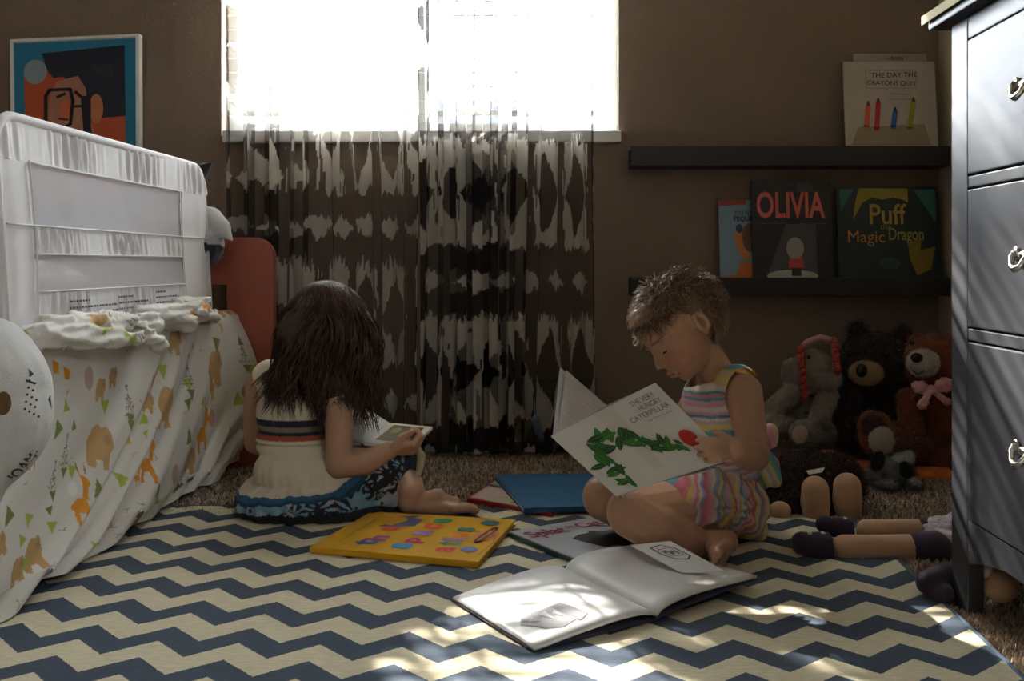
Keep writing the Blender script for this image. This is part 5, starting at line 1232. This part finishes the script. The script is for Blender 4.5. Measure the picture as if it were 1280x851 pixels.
for x in (1062, 1108): ell('eye', np.array(W(x, 442, 2.485)), (.007, .006, .007), m_nose, d)
# russet bear
r_ = thing('teddy_bear', 'russet plush bear with white muzzle and pink bow, next to the dresser', 'plush toy')
RB = (.17, .048, .018)
def rcol(co):
    c = np.tile(RB, (len(co), 1))*(.8+.4*vnoise(co, 50)[:, None]); f = np.linalg.norm(co-np.array(W(1106, 553, 2.245)), axis=1) < .040; f2 = np.linalg.norm(co-np.array(W(1092, 533, 2.25)), axis=1) < .034
    c[f2] = (.045, .018, .012); c[f] = (.50, .45, .40); return c
b = blob('body', [E(W(1170, 455, 2.50), (.090, .085, .085)), E(W(1147, 430, 2.52), (.028, .02, .028)), E(W(1195, 432, 2.56), (.028, .02, .028)), E(W(1168, 535, 2.52), (.095, .085, .115)), E(W(1168, 570, 2.50), (.10, .10, .045)),
    *CAP(W(1150, 562, 2.46), W(1104, 546, 2.31), .044, .046), E(W(1096, 542, 2.29), (.046, .036, .062), basis((-.35, 0, 1))), *CAP(W(1135, 500, 2.46), W(1140, 540, 2.42), .032, .034)], m_fur, r_, vox=.004, it=4, disp=fur_disp(.002, 90), colf=rcol)
fur(b, 9000, .008, .0008, 4)
mz = blob('muzzle', [E(W(1154, 453, 2.415), (.042, .032, .036))], m_fur, r_, vox=.004, it=2, colf=mk((.48, .43, .36))); fur(mz, 1500, .005, .0006, 5)
ell('nose', np.array(W(1146, 447, 2.38)), (.016, .009, .013), m_nose, r_); tube('mouth', [W(1140, 463, 2.385), W(1147, 468, 2.38), W(1155, 463, 2.385)], .0012, m_nose, r_)
ell('eye', np.array(W(1140, 428, 2.435)), (.006, .006, .006), m_nose, r_)
m_bow = mat('pink_ribbon', (.62, .30, .30), .6, bump=.3, bscale=200)
bw = blob('bow', [E(W(1165, 486, 2.375), (.010, .010, .012)), E(W(1150, 484, 2.38), (.026, .010, .017), basis((.2, 0, 1))), E(W(1181, 481, 2.38), (.028, .010, .020), basis((-.25, 0, 1))), *CAP(W(1163, 490, 2.37), W(1153, 506, 2.365), .007, .012), *CAP(W(1168, 490, 2.37), W(1184, 502, 2.37), .006, .010)], m_bow, r_, vox=.003, it=2,
    disp=lambda co, no: co+no*((vnoise(co, 150)-.5)*.006)[:, None])
# small grey plush on the carpet
m_ = thing('plush_toy', 'little grey plush with black ears and white tuft on the carpet before the orange mat', 'plush toy')
b = blob('body', [E(W(1115, 591, 2.27), (.055, .048, .042)), E(W(1092, 594, 2.24), (.024, .020, .018)), *CAP(W(1135, 602, 2.24), W(1146, 606, 2.20), .016, .013), E(W(1108, 606, 2.22), (.030, .025, .013))], m_fur, m_, vox=.003, it=3, disp=fur_disp(.002), colf=mk((.17, .17, .175))); fur(b, 3500, .006, .0006, 6)
for x, y, B in ((1097, 576, basis((.35, 0, 1))), (1133, 588, basis((-.5, 0, 1)))):
    e = blob('ear', [E(W(x, y, 2.225), (.016, .008, .024), B)], m_fur, m_, vox=.003, it=1, colf=mk((.012, .012, .015))); fur(e, 500, .004, .0005, 7)
e = blob('tuft', [E(W(1128, 574, 2.25), (.022, .016, .014)), E(W(1136, 570, 2.25), (.012, .01, .012))], m_fur, m_, vox=.003, it=1, colf=mk((.5, .49, .46))); fur(e, 900, .007, .0006, 8)
# brown shaggy plush with two peach feet
s_ = thing('plush_toy', 'shaggy dark brown plush lying down with two rounded peach feet towards the viewer', 'plush toy')
BR_ = (.050, .022, .012)
b = blob('body', [E(W(1012, 608, 2.09), (.092, .085, .070)), E(W(985, 620, 2.06), (.050, .06, .055)), E(W(1045, 600, 2.10), (.055, .06, .052)), E(W(1005, 640, 2.06), (.08, .06, .022))], m_fur, s_, vox=.004, it=3, disp=fur_disp(.004, 70), colf=mk(BR_)); fur(b, 9000, .016, .0011, 9)
m_pe = mat('peach_felt', (.50, .29, .17), 1, bump=.5, bscale=500, sheen=.3)
for x, y in ((1019, 626), (1059, 622)):
    blob('foot', CH_([(W(x, y-14, 1.99), .030), (W(x, y+2, 1.985), .032), (W(x+1, y+14, 1.985), .029)])+[E(W(x+1, y+12, 1.97), (.026, .016, .014))], m_pe, s_, vox=.003, it=3)
blob('hand', [E(W(975, 638, 1.985), (.024, .022, .020))], m_pe, s_, vox=.003, it=2)
fq = Quad(W(1008, 588, 1.995), W(1031, 584, 1.995), W(1028, 590, 1.99), W(1011, 593, 1.99), (0, -1, .4)); slab('white_tag', fq, .001, mat('white_tag_cloth', (.7, .7, .68), .8), s_, bev=0)
# orange mat and purple cloth beneath the toys
def flatcloth(name, px, label, cat, colr, h, seed, sc=12):
    P = [G(x, y, .004) for x, y in px]; q = Quad(*P, (0, 0, 1)); n = 60; V = []; Fc = []
    for k in (0, 1):
        for j in range(n):
            for i in range(n):
                p = q.at(i/(n-1), j/(n-1)); V.append(p)
    V = np.array(V, float); e = vnoise(V*np.array([1, 1, 0])+seed, sc); V[:n*n, 2] = .014+h*e[:n*n]; V[n*n:, 2] = .001
    V[:, 0] += .014*(vnoise(V+seed*2, 18)-.5)
    for j in range(n-1):
        for i in range(n-1): a = j*n+i; Fc.append((a, a+n, a+n+1, a+1))
    ring = list(range(n))+[j*n+n-1 for j in range(1, n)]+[(n-1)*n+i for i in range(n-2, -1, -1)]+[j*n for j in range(n-2, 0, -1)]
    for a, b in zip(ring, ring[1:]+ring[:1]): Fc.append((a, b, b+n*n, a+n*n))
    return tag(obj(name, mesh(name, V, Fc), mat(cat+'_'+name, colr, 1, bump=1, bscale=300, var=.2, vscale=60, sheen=.2), None, True), label, cat)
flatcloth('mat', [(1025, 571), (1165, 571), (1189, 598), (1045, 597)], 'bright orange fluffy mat under the two bears beside the dresser', 'mat', (.75, .16, .02), .012, 3)
flatcloth('cloth', [(930, 566), (1010, 566), (1010, 580), (925, 580)], 'purple cloth on the carpet beneath the grey plush', 'cloth', (.11, .065, .13), .010, 8)
cb = thing('picture_book', 'small white, blue and red book on the carpet behind the toddler', 'book')
q = QF([(925, 590), (950, 578), (965, 606), (938, 616)], [.030, .034, .020, .016]); q.n = ((q.c[1]-q.c[0]).cross(q.c[3]-q.c[0])).normalized(); q.n = q.n if q.n.z > 0 else -q.n
fc = book(cb, q, .010, (150, 32, 34), spine='bottom'); poly_print(q, [[(.04, .04), (.96, .04), (.96, .86), (.04, .86)]], (196, 198, 202), fc, h=.0007); poly_print(q, stroke([(.3, .1), (.5, .5), (.8, .8)], .10, 1), (24, 84, 136), fc, h=.001)
# doll
dl = thing('doll', 'rag doll on its back, dark purple shoes and peach legs, body hidden behind the dresser', 'doll')
m_pl = mat('doll_skin_felt', (.52, .32, .20), 1, bump=.5, bscale=600, sheen=.2); m_pu = mat('dark_purple_velvet', (.030, .016, .040), .9, bump=.3, bscale=400, sheen=.2)
def dleg(y, Y, r, xs, xk, xe, k=1.0):
    blob('leg', CH_([(W(xs+20, y+1, Y), r*1.02), (W((xs+xe)/2, y, Y), r*.95), (W(xe, y, Y), r*1.0)]), m_pl, dl, vox=.003, it=2)
    s = blob('shoe', CH_([(W(xs+18, y+1, Y), r*1.08), (W(xs-12, y-1, Y), r*1.12), (W(xs-34, y-7, Y), r*.80)])+[E(W(xs-14, y+5, Y), (r*1.2, r*1.05, r*.85))], m_pu, dl, vox=.003, it=3, cut=lambda co: co[:, 0] > W(xs, y, Y).x+.002)
    for dx in (-25, -8): ell('button', np.array(W(xs+dx, y-19*k, Y-.004)), (.005, .005, .004), mat('white_button', (.6, .58, .55), .5), s)
    blob('cuff', CH_([(W(xe-2, y, Y), r*1.13), (W(xe+20, y, Y), r*1.2)]), m_pu, dl, vox=.003, it=1)
dleg(686, 1.725, .0275, 1037, 0, 1150)
dleg(662, 1.845, .022, 1064, 0, 1158, .7)
m_fr = mat('pale_lilac_print', (.52, .46, .50), .95, bump=.5, bscale=200, var=.25, vscale=120)
blob('dress', [E(W(1178, 676, 1.76), (.030, .06, .044)), *CAP(W(1185, 680, 1.76), (.82, 1.74, .06), .045, .05)], m_fr, dl, vox=.004, it=2, disp=lambda co, no: co+no*(np.sin(np.arctan2(co[:, 2]-.05, co[:, 1]-1.76)*16)*.0035)[:, None])
blob('apron', [*CAP(G(1160, 728, .03), G(1182, 722, .035), .020, .024), *CAP(G(1166, 738, .02), G(1180, 742, .02), .016, .016)], m_pu, dl, vox=.004, it=2)
blob('head', [E((.93, 1.74, .066), (.062, .06, .062))], m_pl, dl, vox=.005, it=2)
blob('arm', CH_([((.80, 1.68, .06), .022), ((.73, 1.56, .05), .020), (W(1240, 728, 1.455), .024), (W(1250, 732, 1.44), .026)]), m_pl, dl, vox=.004, it=2)
ell('sleeve_trim', np.array(W(1233, 713, 1.445)), (.010, .010, .014), m_fr, dl)
